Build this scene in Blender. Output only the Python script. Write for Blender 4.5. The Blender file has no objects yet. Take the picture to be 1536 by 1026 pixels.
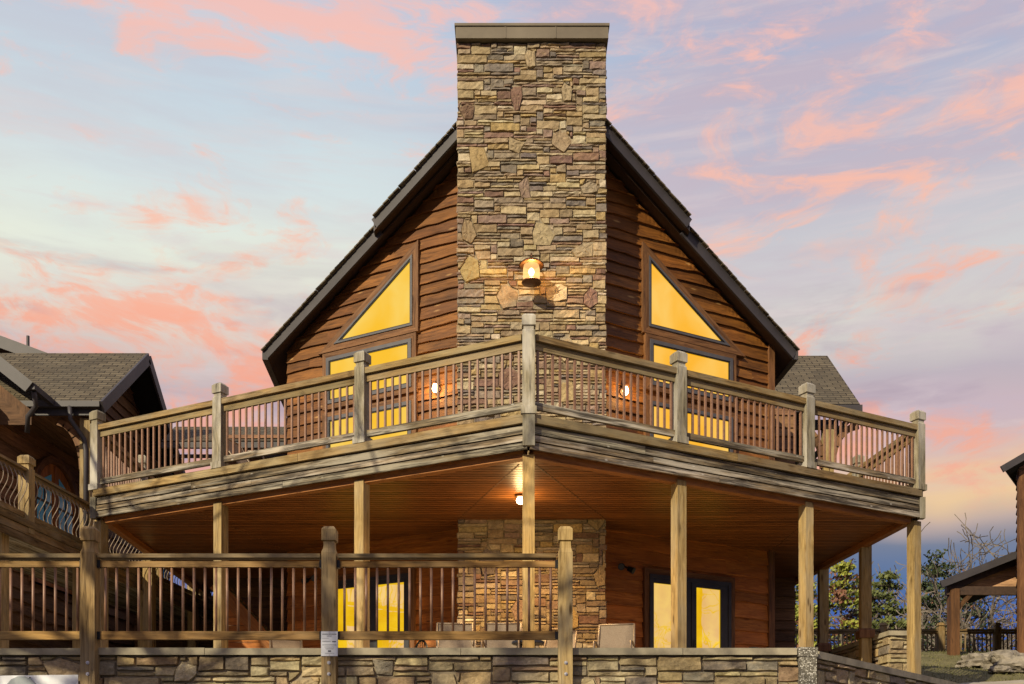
import bpy, math, random
from mathutils import Vector, Matrix, noise
R = math.radians
SC = bpy.context.scene
COL = SC.collection
# world origin = the photographer's eye point, z up, y into the scene; the lower ground lies 1.6 m below
F, CX, HY = 1536.0, 768.0, 1172.0
GZ = -1.6
rnd = random.Random(7)

def px(x, y, Y):
    return Vector(((x - CX) * Y / F, Y, (HY - y) * Y / F))

# ------------------------------------------------------------------ camera
cd = bpy.data.cameras.new('camera')
cd.sensor_width = 36.0
cd.lens = 36.0
cd.shift_y = (HY - 513.0) / 1536.0
cd.clip_start, cd.clip_end = 0.1, 3000
cam = bpy.data.objects.new('camera', cd)
cam.location = (0, 0, 0)
cam.rotation_euler = (R(90), 0, 0)
COL.objects.link(cam)
SC.camera = cam

# ------------------------------------------------------------------ colour management
SC.view_settings.view_transform = 'Standard'
SC.view_settings.look = 'None'
SC.view_settings.gamma = 1
SC.view_settings.exposure = 0.22
SC.cycles.max_bounces = 6
SC.cycles.use_denoising = True

# ------------------------------------------------------------------ sun
SUN_AZ, SUN_EL = 35.0, 28.0            # behind and left of the camera
sun_dir = Vector((-math.sin(R(SUN_AZ)) * math.cos(R(SUN_EL)), -math.cos(R(SUN_AZ)) * math.cos(R(SUN_EL)), math.sin(R(SUN_EL))))
sl = bpy.data.lights.new('sun', 'SUN')
sl.energy = 5.0
sl.angle = R(0.5)
sl.color = (1.0, 0.87, 0.62)
so = bpy.data.objects.new('sun', sl)
so.rotation_euler = sun_dir.to_track_quat('Z', 'Y').to_euler()
so.location = (-20, -20, 30)
COL.objects.link(so)

# ------------------------------------------------------------------ node helper
def lin(c):
    o = []
    for k in c[:3]:
        k = k / 255.0
        o.append(k / 12.92 if k <= 0.04045 else ((k + 0.055) / 1.055) ** 2.4)
    return (o[0], o[1], o[2], 1.0)

class NT:
    def __init__(s, tree):
        s.t = tree
        s.t.nodes.clear()
    def n(s, typ, **kw):
        nd = s.t.nodes.new(typ)
        ins = kw.pop('ins', {})
        for k, v in kw.items():
            setattr(nd, k, v)
        for k, v in ins.items():
            if isinstance(v, bpy.types.NodeSocket):
                s.t.links.new(v, nd.inputs[k])
            else:
                nd.inputs[k].default_value = v
        return nd
    def math(s, op, a, b=0.0, c=None, clamp=False):
        d = {0: a, 1: b}
        if c is not None: d[2] = c
        return s.n('ShaderNodeMath', operation=op, use_clamp=clamp, ins=d).outputs[0]
    def ramp(s, fac, stops, interp='LINEAR'):
        nd = s.n('ShaderNodeValToRGB', ins={0: fac})
        cr = nd.color_ramp
        cr.interpolation = interp
        while len(cr.elements) < len(stops): cr.elements.new(0.5)
        for e, (p, c) in zip(cr.elements, stops):
            e.position = p
            e.color = c if len(c) == 4 else (c[0], c[1], c[2], 1)
        return nd.outputs[0]
    def g(s, fac, stops, interp='EASE'):
        return s.ramp(fac, [(p, (v, v, v, 1)) for p, v in stops], interp)
    def mix(s, fac, a, b, mode='MIX'):
        nd = s.n('ShaderNodeMix', data_type='RGBA', blend_type=mode)
        for i, v in ((0, fac), (6, a), (7, b)):
            if isinstance(v, bpy.types.NodeSocket): s.t.links.new(v, nd.inputs[i])
            else: nd.inputs[i].default_value = v
        return nd.outputs[2]
    def noise(s, vec, scale, detail=4, rough=0.55, dist=0.0):
        return s.n('ShaderNodeTexNoise', ins={'Vector': vec, 'Scale': scale, 'Detail': detail, 'Roughness': rough, 'Distortion': dist}).outputs[0]
    def mapping(s, vec, scale=(1, 1, 1), loc=(0, 0, 0), rot=(0, 0, 0)):
        return s.n('ShaderNodeMapping', ins={'Vector': vec, 'Scale': scale, 'Location': loc, 'Rotation': rot}).outputs[0]
    def link(s, a, b): s.t.links.new(a, b)

# ------------------------------------------------------------------ sky
def make_world():
    w = bpy.data.worlds.new('World')
    SC.world = w
    w.use_nodes = True
    t = NT(w.node_tree)
    D = t.n('ShaderNodeTexCoord').outputs['Generated']
    sp = t.n('ShaderNodeSeparateXYZ', ins={0: D})
    x, y, z = sp.outputs
    h = t.math('SQRT', t.math('ADD', t.math('MULTIPLY', x, x), t.math('ADD', t.math('MULTIPLY', y, y), 1e-5)))
    u = t.math('DIVIDE', x, h)
    wv = t.math('DIVIDE', y, h)
    v = t.math('MINIMUM', t.math('DIVIDE', z, h), 3.0)
    # warp the bands so they do not lie dead level
    cv = t.n('ShaderNodeCombineXYZ', ins={0: t.math('MULTIPLY', u, 2.6), 1: t.math('MULTIPLY', wv, 2.6), 2: t.math('MULTIPLY', v, 6.5)}).outputs[0]
    wob = t.math('MULTIPLY', t.math('SUBTRACT', t.noise(cv, 1.3, 3), 0.5), 0.09)
    vb = t.math('ADD', v, wob)
    right = t.ramp(vb, [(0.0, lin((34, 66, 160))), (0.13, lin((52, 88, 172))), (0.185, lin((80, 108, 154))), (0.222, lin((116, 124, 146))), (0.246, lin((190, 168, 158))),
                        (0.268, lin((240, 202, 150))), (0.290, lin((236, 194, 160))), (0.325, lin((204, 180, 184))), (0.37, lin((190, 178, 186))), (0.42, lin((218, 214, 204))), (0.47, lin((210, 208, 208))), (0.58, lin((190, 188, 202))), (0.72, lin((168, 180, 208))), (1.0, lin((132, 158, 208)))])
    left = t.ramp(vb, [(0.0, lin((34, 66, 160))), (0.13, lin((44, 82, 188))), (0.2, lin((120, 125, 160))), (0.30, lin((170, 160, 178))), (0.36, lin((198, 178, 182))),
                       (0.42, lin((226, 214, 200))), (0.48, lin((232, 236, 220))), (0.56, lin((216, 228, 228))), (0.66, lin((200, 216, 226))), (0.78, lin((188, 204, 224))), (1.0, lin((160, 184, 220)))])
    side = t.n('ShaderNodeMapRange', interpolation_type='SMOOTHSTEP', ins={0: u, 1: -0.22, 2: 0.26}).outputs[0]
    base = t.mix(side, left, right)
    # soft lavender cloud sheets
    cl = t.mapping(cv, (0.75, 0.75, 1.35), (3.1, 1.7, 0.4), (0, R(-16), 0))
    n1 = t.noise(cl, 1.25, 7, 0.58, 0.35)
    lavw = t.math('MULTIPLY', t.g(n1, [(0.42, 0), (0.66, 1)]), t.math('MULTIPLY', t.math('ADD', t.math('MULTIPLY', side, 0.45), 0.30), t.g(v, [(0.23, 0), (0.32, 1)])))
    base = t.mix(lavw, base, lin((198, 180, 192)))
    # second thin veil, pale
    n3 = t.noise(t.mapping(cv, (1.0, 1.0, 2.6), (9.0, 2.0, 1.0), (0, R(-10), 0)), 2.4, 8, 0.62, 0.5)
    base = t.mix(t.math('MULTIPLY', t.math('MULTIPLY', t.g(n3, [(0.46, 0), (0.72, 1)]), 0.5), t.g(v, [(0.23, 0), (0.32, 1)])), base, lin((222, 206, 206)))
    # salmon lit clouds : detailed noise, biased by where they lie in the sky
    wrp = t.n('ShaderNodeVectorMath', operation='SCALE', ins={0: t.n('ShaderNodeTexNoise', ins={'Vector': cv, 'Scale': 1.6, 'Detail': 3}).outputs['Color'], 'Scale': 0.55}).outputs[0]
    pk = t.mapping(t.n('ShaderNodeVectorMath', operation='ADD', ins={0: cv, 1: wrp}).outputs[0], (1.15, 1.15, 1.0), (1.3, 5.2, 2.2), (0, R(14), 0))
    n2 = t.noise(pk, 3.7, 12, 0.64, 0.25)
    nb = t.noise(t.mapping(cv, (1, 1, 1), (7.7, 0.3, 4.0)), 0.9, 2)
    bl = t.g(v, [(0.20, 0.0), (0.33, 0.58), (0.41, 0.80), (0.48, 0.60), (0.53, 0.46), (0.58, 0.20), (0.63, 0.12), (0.69, 0.60), (0.745, 0.86), (0.85, 0.5)], 'LINEAR')
    br = t.g(v, [(0.22, 0.36), (0.30, 0.66), (0.36, 0.34), (0.44, 0.36), (0.56, 0.54), (0.66, 0.46), (0.75, 0.46), (0.9, 0.4)], 'LINEAR')
    bias = t.n('ShaderNodeMix', data_type='FLOAT', ins={0: side, 2: bl, 3: br}).outputs[0]
    tot = t.math('ADD', n2, t.math('ADD', t.math('MULTIPLY', t.math('SUBTRACT', bias, 0.5), 0.34), t.math('MULTIPLY', t.math('SUBTRACT', nb, 0.5), 0.30)))
    pm = t.g(tot, [(0.47, 0), (0.54, 0.28), (0.61, 0.8), (0.70, 1.0)], 'LINEAR')
    pm = t.math('MULTIPLY', pm, t.g(v, [(0.225, 0), (0.27, 1)]))
    pinkc = t.ramp(v, [(0.25, lin((244, 172, 146))), (0.40, lin((252, 164, 132))), (0.5, lin((255, 190, 162))), (0.72, lin((250, 192, 178))), (1.0, lin((230, 192, 196)))])
    base = t.mix(t.math('MULTIPLY', pm, 0.88), base, pinkc)
    # darker grey mauve bellies under the left clouds
    n4 = t.noise(t.mapping(cv, (1.0, 1.0, 1.7), (4.3, 8.2, 0.2)), 2.1, 6, 0.55, 0.3)
    bel = t.math('MULTIPLY', t.g(n4, [(0.50, 0), (0.68, 1)]), t.g(v, [(0.25, 0), (0.34, 0.75), (0.44, 0.5), (0.52, 0.0)]))
    base = t.mix(bel, base, lin((176, 158, 172)))
    sky = t.n('ShaderNodeTexSky', sky_type='NISHITA', sun_disc=False, sun_elevation=R(SUN_EL), sun_rotation=math.atan2(sun_dir.x, sun_dir.y))
    sc = t.n('ShaderNodeVectorMath', operation='SCALE', ins={0: base, 'Scale': 8.4})
    mixd = t.mix(0.04, sc.outputs[0], sky.outputs[0])
    bg = t.n('ShaderNodeBackground', ins={0: mixd, 1: 0.105})
    out = t.n('ShaderNodeOutputWorld')
    t.link(bg.outputs[0], out.inputs[0])
make_world()

# ------------------------------------------------------------------ materials
MATS = {}
def newmat(name):
    m = bpy.data.materials.new(name)
    m.use_nodes = True
    MATS[name] = m
    return m, NT(m.node_tree)

def finish(t, color, rough=0.7, bump=None, bstr=0.3, metal=0.0, spec=0.4, bdist=0.02, **kw):
    b = t.n('ShaderNodeBsdfPrincipled')
    for k, v in (('Base Color', color), ('Roughness', rough), ('Metallic', metal), ('Specular IOR Level', spec)):
        if isinstance(v, bpy.types.NodeSocket): t.link(v, b.inputs[k])
        else: b.inputs[k].default_value = v
    if bump is not None:
        bp = t.n('ShaderNodeBump', ins={'Height': bump, 'Strength': bstr, 'Distance': bdist})
        t.link(bp.outputs[0], b.inputs['Normal'])
    o = t.n('ShaderNodeOutputMaterial')
    t.link(b.outputs[0], o.inputs[0])
    return b

def mat_wood(name, dark, light, worn=None, worn_amt=0.5, stain=None, knots=0.6, rough=0.75, wscale=0.9, knotc=None, bstr=0.35, cracks=0.55, streak=(1.1, 3.0, 3.0), specks=0.0):
    m, t = newmat(name)
    gc = t.n('ShaderNodeAttribute', attribute_name='gc').outputs['Vector']
    tint = t.n('ShaderNodeAttribute', attribute_name='col').outputs['Color']
    # wavy grain along the first axis
    wv = t.n('ShaderNodeVectorMath', operation='ADD', ins={0: t.mapping(gc, (1.6, 26, 26)), 1: t.n('ShaderNodeVectorMath', operation='SCALE', ins={0: t.n('ShaderNodeTexNoise', ins={'Vector': t.mapping(gc, (1.5, 4, 4)), 'Scale': 1.0, 'Detail': 2}).outputs['Color'], 'Scale': 3.2}).outputs[0]}).outputs[0]
    g1 = t.noise(wv, 1.0, 5, 0.6)
    g2 = t.noise(t.mapping(gc, (5, 120, 120)), 1.0, 3, 0.6)
    gr = t.math('ADD', t.math('MULTIPLY', g1, 0.72), t.math('MULTIPLY', g2, 0.28))
    c = t.ramp(gr, [(0.34, dark), (0.62, light)])
    big = t.noise(t.mapping(gc, streak), wscale, 5, 0.62)
    if worn:
        c = t.mix(t.math('MULTIPLY', t.g(big, [(0.40, 0), (0.62, 1)]), worn_amt), c, worn)
    if stain:
        b2 = t.noise(t.mapping(gc, (0.40, 9.0, 9.0), (5, 3, 2)), wscale * 1.7, 6, 0.68)
        c = t.mix(t.math('MULTIPLY', t.g(b2, [(0.45, 0), (0.60, 1)]), 0.82), c, stain)
    # knots
    vo = t.n('ShaderNodeTexVoronoi', ins={'Vector': t.mapping(gc, (1.5, 6.0, 6.0), (2.2, 0.5, 0.9)), 'Scale': 1.0, 'Randomness': 1.0})
    kd = t.g(vo.outputs['Distance'], [(0.05, 1), (0.17, 0)])
    c = t.mix(t.math('MULTIPLY', kd, knots), c, knotc or (dark[0] * 0.5, dark[1] * 0.45, dark[2] * 0.4, 1))
    cn = t.noise(t.mapping(gc, (0.42, 19, 19), (4, 7, 1)), 1.0, 4, 0.55, 0.25)
    crk = t.math('MULTIPLY', t.g(t.math('ABSOLUTE', t.math('SUBTRACT', cn, 0.5)), [(0.0, 1), (0.022, 0)], 'LINEAR'), t.g(t.noise(t.mapping(gc, (1.3, 5, 5), (9, 2, 6)), 1.0, 2), [(0.46, 0), (0.58, 1)]))
    c = t.mix(t.math('MULTIPLY', crk, cracks), c, (dark[0] * 0.30, dark[1] * 0.28, dark[2] * 0.26, 1))
    blot = t.noise(t.mapping(gc, (0.55, 2.2, 2.2), (1, 8, 3)), 1.0, 5, 0.62)
    c = t.mix(1.0, c, t.g(blot, [(0.32, 0.66), (0.66, 1.14)], 'LINEAR'), 'MULTIPLY')
    if specks:                                   # nail heads and chips
        sv = t.n('ShaderNodeTexVoronoi', ins={'Vector': t.mapping(gc, (3.2, 7.5, 7.5)), 'Scale': 1.0})
        c = t.mix(t.math('MULTIPLY', t.g(sv.outputs['Distance'], [(0.055, 1), (0.11, 0)], 'LINEAR'), specks), c, (0.55, 0.52, 0.46, 1))
    c = t.mix(1.0, c, tint, 'MULTIPLY')
    finish(t, c, rough, t.math('SUBTRACT', t.math('ADD', gr, t.math('MULTIPLY', kd, -0.3)), t.math('MULTIPLY', crk, 0.9)), bstr, spec=0.25, bdist=0.01)
    return m

def mat_stone(name, rough=0.88):
    m, t = newmat(name)
    ob = t.n('ShaderNodeTexCoord').outputs['Object']
    c = t.n('ShaderNodeAttribute', attribute_name='col').outputs['Color']
    n1 = t.noise(ob, 5.0, 6, 0.62)
    n2 = t.noise(ob, 26.0, 6, 0.68)
    n3 = t.noise(t.mapping(ob, (3, 3, 11)), 2.2, 4, 0.6)
    c = t.mix(t.g(n1, [(0.38, 0), (0.7, 0.55)]), c, t.mix(1.0, c, (0.62, 0.56, 0.50, 1), 'MULTIPLY'))
    c = t.mix(t.g(n3, [(0.5, 0), (0.72, 0.40)]), c, (0.36, 0.27, 0.15, 1))
    c = t.mix(1.0, c, t.g(n2, [(0.25, 0.58), (0.7, 1.22)], 'LINEAR'), 'MULTIPLY')
    finish(t, c, rough, t.math('ADD', t.math('MULTIPLY', n2, 0.6), n1), 0.75, spec=0.2, bdist=0.025)
    return m

def mat_simple(name, c1, c2, scale=6.0, rough=0.6, metal=0.0, bstr=0.15, spec=0.4, streak=None):
    m, t = newmat(name)
    ob = t.n('ShaderNodeTexCoord').outputs['Object']
    if streak: ob = t.mapping(ob, streak)
    n1 = t.noise(ob, scale, 6, 0.62)
    c = t.ramp(n1, [(0.3, c1), (0.7, c2)])
    finish(t, c, rough, t.noise(ob, scale * 5, 4), bstr, metal, spec, 0.01)
    return m

def mat_shingle(name, c1, c2, c3, bw=0.32, bh=0.14):
    m, t = newmat(name)
    gc = t.n('ShaderNodeAttribute', attribute_name='gc').outputs['Vector']
    br = t.n('ShaderNodeTexBrick', offset=0.5, offset_frequency=2, ins={'Vector': gc, 'Color1': c1, 'Color2': c2, 'Mortar': (0.012, 0.011, 0.01, 1), 'Scale': 1.0, 'Mortar Size': 0.011, 'Mortar Smooth': 0.3, 'Bias': -0.1, 'Brick Width': bw, 'Row Height': bh})
    n1 = t.noise(gc, 1.1, 4)
    n2 = t.noise(gc, 60, 3)
    c = t.mix(t.g(n1, [(0.4, 0), (0.7, 0.6)]), br.outputs['Color'], c3)
    c = t.mix(1.0, c, t.g(n2, [(0.3, 0.7), (0.7, 1.2)], 'LINEAR'), 'MULTIPLY')
    sp = t.n('ShaderNodeSeparateXYZ', ins={0: gc})
    saw = t.math('FRACT', t.math('DIVIDE', sp.outputs[1], bh))
    hgt = t.math('SUBTRACT', t.math('SUBTRACT', 1.0, saw), br.outputs['Fac'])
    finish(t, c, 0.9, hgt, 0.9, spec=0.15, bdist=0.03)
    return m

def mat_lit(name, col, col2, e, gloss=0.12, scale=1.2):
    m, t = newmat(name)
    gc = t.n('ShaderNodeAttribute', attribute_name='gc').outputs['Vector']
    n = t.noise(gc, scale, 3, 0.5, 0.6)
    c = t.ramp(n, [(0.35, col), (0.68, col2)])
    em = t.n('ShaderNodeEmission', ins={0: c, 1: e})
    wn = t.n('ShaderNodeBump', ins={'Height': t.noise(gc, 1.5, 2), 'Strength': 0.12, 'Distance': 0.02})
    gl = t.n('ShaderNodeBsdfGlossy', ins={'Color': (gloss, gloss, gloss, 1), 'Roughness': 0.015, 'Normal': wn.outputs[0]})
    ad = t.n('ShaderNodeAddShader')
    t.link(em.outputs[0], ad.inputs[0]); t.link(gl.outputs[0], ad.inputs[1])
    o = t.n('ShaderNodeOutputMaterial')
    t.link(ad.outputs[0], o.inputs[0])
    return m

def mat_emit(name, col, e):
    m, t = newmat(name)
    em = t.n('ShaderNodeEmission', ins={0: col, 1: e})
    o = t.n('ShaderNodeOutputMaterial')
    t.link(em.outputs[0], o.inputs[0])
    return m

# weathered deck timber, yellow pine posts, stained siding, ...
mat_wood('weathered_timber', (0.060, 0.042, 0.024, 1), (0.29, 0.215, 0.120, 1), worn=(0.45, 0.405, 0.32, 1), worn_amt=0.85, stain=(0.030, 0.024, 0.018, 1), wscale=1.35, bstr=0.55, cracks=0.8, streak=(0.55, 7.0, 7.0), specks=0.5)
mat_wood('grey_post', (0.10, 0.082, 0.052, 1), (0.33, 0.285, 0.19, 1), worn=(0.50, 0.47, 0.41, 1), worn_amt=0.7, wscale=0.7)
mat_wood('pine_post', (0.17, 0.105, 0.034, 1), (0.42, 0.295, 0.120, 1), worn=(0.33, 0.265, 0.16, 1), worn_amt=0.6, knots=0.9, bstr=0.5)
mat_wood('rail_timber', (0.095, 0.058, 0.021, 1), (0.29, 0.188, 0.074, 1), worn=(0.27, 0.22, 0.135, 1), worn_amt=0.6, bstr=0.5)
mat_wood('siding', (0.066, 0.023, 0.0045, 1), (0.245, 0.094, 0.018, 1), worn=(0.11, 0.040, 0.0085, 1), worn_amt=0.6, knots=0.75, knotc=(0.42, 0.24, 0.085, 1), rough=0.6, wscale=0.7)
mat_wood('siding_red', (0.24, 0.074, 0.013, 1), (0.60, 0.225, 0.046, 1), worn=(0.42, 0.140, 0.027, 1), worn_amt=0.6, knots=0.75, rough=0.6)
mat_wood('trim_brown', (0.085, 0.034, 0.012, 1), (0.21, 0.10, 0.038, 1), knots=0.5, rough=0.65)
mat_wood('dark_siding', (0.085, 0.042, 0.020, 1), (0.26, 0.135, 0.064, 1), worn=(0.16, 0.085, 0.044, 1), worn_amt=0.6, rough=0.75)
mat_wood('ceiling_board', (0.14, 0.048, 0.012, 1), (0.30, 0.115, 0.032, 1), knots=0.25, rough=0.42, bstr=0.15, cracks=0.3)
mat_wood('front_rail', (0.17, 0.085, 0.022, 1), (0.44, 0.25, 0.075, 1), worn=(0.36, 0.26, 0.13, 1), worn_amt=0.4, bstr=0.5)
mat_wood('front_post', (0.13, 0.078, 0.028, 1), (0.37, 0.24, 0.095, 1), worn=(0.34, 0.26, 0.15, 1), worn_amt=0.6, knots=0.9, bstr=0.6)
mat_wood('porch_timber', (0.055, 0.025, 0.010, 1), (0.135, 0.062, 0.023, 1), knots=0.5, rough=0.65)
mat_wood('orange_beam', (0.26, 0.09, 0.022, 1), (0.46, 0.19, 0.055, 1), knots=0.5, rough=0.6)
mat_wood('door_timber', (0.24, 0.080, 0.022, 1), (0.50, 0.20, 0.06, 1), knots=0.3, rough=0.5)
mat_stone('ledge_stone')
mat_simple('mortar', (0.20, 0.165, 0.11, 1), (0.32, 0.26, 0.175, 1), 8, 0.95)
mat_simple('cap_stone', (0.19, 0.165, 0.115, 1), (0.36, 0.315, 0.22, 1), 3.5, 0.9, bstr=0.4)
def mat_pebble():
    m, t = newmat('pebble_concrete')
    ob = t.n('ShaderNodeTexCoord').outputs['Object']
    vo = t.n('ShaderNodeTexVoronoi', ins={'Vector': ob, 'Scale': 58.0})
    c = t.ramp(t.n('ShaderNodeSeparateColor', ins={0: vo.outputs['Color']}).outputs[0], [(0.2, (0.09, 0.08, 0.065, 1)), (0.5, (0.30, 0.28, 0.23, 1)), (0.8, (0.50, 0.48, 0.43, 1))])
    c = t.mix(t.g(vo.outputs['Distance'], [(0.35, 0), (0.6, 0.9)]), c, (0.10, 0.09, 0.07, 1))
    finish(t, c, 0.9, t.math('MULTIPLY', vo.outputs['Distance'], -1.0), 0.7, bdist=0.01)
mat_pebble()
mat_simple('fascia_metal', (0.030, 0.026, 0.029, 1), (0.050, 0.044, 0.047, 1), 2.0, 0.55, bstr=0.05)
mat_simple('cap_metal', (0.105, 0.083, 0.055, 1), (0.165, 0.135, 0.092, 1), 1.5, 0.5, bstr=0.06)
mat_simple('soffit', (0.030, 0.016, 0.010, 1), (0.062, 0.034, 0.020, 1), 7, 0.7, streak=(1, 8, 1))
mat_simple('baluster_metal', (0.17, 0.088, 0.052, 1), (0.27, 0.150, 0.094, 1), 9, 0.45, bstr=0.05)
mat_simple('pale_baluster', (0.20, 0.145, 0.10, 1), (0.30, 0.225, 0.16, 1), 9, 0.5)
mat_simple('charcoal_frame', (0.020, 0.021, 0.024, 1), (0.036, 0.037, 0.042, 1), 4, 0.5, bstr=0.03)
mat_simple('slate_frame', (0.050, 0.048, 0.055, 1), (0.080, 0.076, 0.082, 1), 4, 0.5, bstr=0.03)
mat_simple('black_metal', (0.010, 0.010, 0.011, 1), (0.020, 0.019, 0.018, 1), 8, 0.4, metal=0.3)
mat_simple('bronze', (0.075, 0.034, 0.016, 1), (0.14, 0.065, 0.03, 1), 8, 0.4, metal=0.6)
mat_simple('zinc', (0.45, 0.44, 0.42, 1), (0.68, 0.66, 0.62, 1), 20, 0.35, metal=0.9)
mat_simple('tan_sling', (0.17, 0.125, 0.085, 1), (0.24, 0.185, 0.13, 1), 60, 0.85, bstr=0.3)
mat_simple('pink_sling', (0.62, 0.14, 0.16, 1), (0.75, 0.22, 0.24, 1), 30, 0.85)
mat_simple('chair_frame', (0.16, 0.11, 0.075, 1), (0.24, 0.18, 0.12, 1), 10, 0.45, metal=0.2)
mat_simple('navy', (0.016, 0.019, 0.030, 1), (0.03, 0.034, 0.05, 1), 10, 0.5)
mat_simple('white_panel', (0.60, 0.62, 0.66, 1), (0.76, 0.77, 0.78, 1), 1.4, 0.45, bstr=0.02)
mat_simple('grey_print', (0.14, 0.17, 0.20, 1), (0.32, 0.35, 0.36, 1), 3.0, 0.5, bstr=0.02)
mat_simple('ink', (0.03, 0.03, 0.045, 1), (0.06, 0.06, 0.08, 1), 5, 0.6, bstr=0.0)
mat_simple('ground_soil', (0.07, 0.065, 0.035, 1), (0.15, 0.13, 0.07, 1), 0.6, 0.95)
mat_simple('patio', (0.32, 0.27, 0.19, 1), (0.45, 0.39, 0.29, 1), 2.0, 0.9)
mat_simple('hill_grass', (0.060, 0.055, 0.018, 1), (0.17, 0.145, 0.060, 1), 1.3, 0.95, bstr=0.8)
mat_simple('grass_blade', (0.05, 0.065, 0.016, 1), (0.19, 0.165, 0.07, 1), 1.7, 0.9)
mat_simple('walk_concrete', (0.24, 0.21, 0.16, 1), (0.34, 0.30, 0.23, 1), 3.0, 0.9)
mat_simple('rock', (0.075, 0.064, 0.048, 1), (0.30, 0.26, 0.20, 1), 3.2, 0.92, bstr=0.9)
mat_simple('bark', (0.065, 0.054, 0.043, 1), (0.185, 0.155, 0.125, 1), 4.0, 0.95, bstr=0.6)
mat_simple('leaf_lime', (0.105, 0.135, 0.016, 1), (0.32, 0.33, 0.05, 1), 0.9, 0.7)
mat_simple('leaf_green', (0.040, 0.058, 0.016, 1), (0.135, 0.150, 0.040, 1), 0.9, 0.7)
mat_simple('leaf_dark', (0.018, 0.030, 0.013, 1), (0.060, 0.078, 0.028, 1), 0.9, 0.7)
mat_simple('leaf_rust', (0.10, 0.040, 0.022, 1), (0.22, 0.10, 0.055, 1), 0.9, 0.75)
mat_shingle('shingle_tan', (0.085, 0.068, 0.045, 1), (0.150, 0.122, 0.080, 1), (0.075, 0.064, 0.046, 1))
mat_lit('lit_pane', (1.0, 0.56, 0.022, 1), (1.0, 0.69, 0.13, 1), 0.80, 0.045, 0.9)
mat_lit('lit_pane_amber', (1.0, 0.47, 0.006, 1), (1.0, 0.62, 0.12, 1), 0.82, 0.06, 0.9)
mat_lit('lit_door_pane', (0.86, 0.46, 0.003, 1), (1.0, 0.62, 0.012, 1), 0.76, 0.42, 2.0)
mat_emit('bulb_glow', (1.0, 0.78, 0.40, 1), 12.0)
mat_emit('lamp_glass_glow', (1.0, 0.60, 0.20, 1), 2.4)

def mat_painted_sky():
    m, t = newmat('painted_sky_glass')
    b = finish(t, (0.16, 0.58, 1.0, 1), 0.10, metal=0.0, spec=0.9)  # reflected sky painted in as the pane's blue base colour
mat_painted_sky()
def mat_glass():
    m, t = newmat('amber_glass')
    tr = t.n('ShaderNodeBsdfTransparent', ins={0: (1.0, 0.88, 0.65, 1)})
    gl = t.n('ShaderNodeEmission', ins={0: (1.0, 0.62, 0.24, 1), 1: 1.5})
    mx = t.n('ShaderNodeMixShader', ins={0: 0.45})
    t.link(tr.outputs[0], mx.inputs[1]); t.link(gl.outputs[0], mx.inputs[2])
    o = t.n('ShaderNodeOutputMaterial'); t.link(mx.outputs[0], o.inputs[0])
mat_glass()

# ------------------------------------------------------------------ mesh builder
WLOC = {}
def v2(x): return Vector(x)

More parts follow.
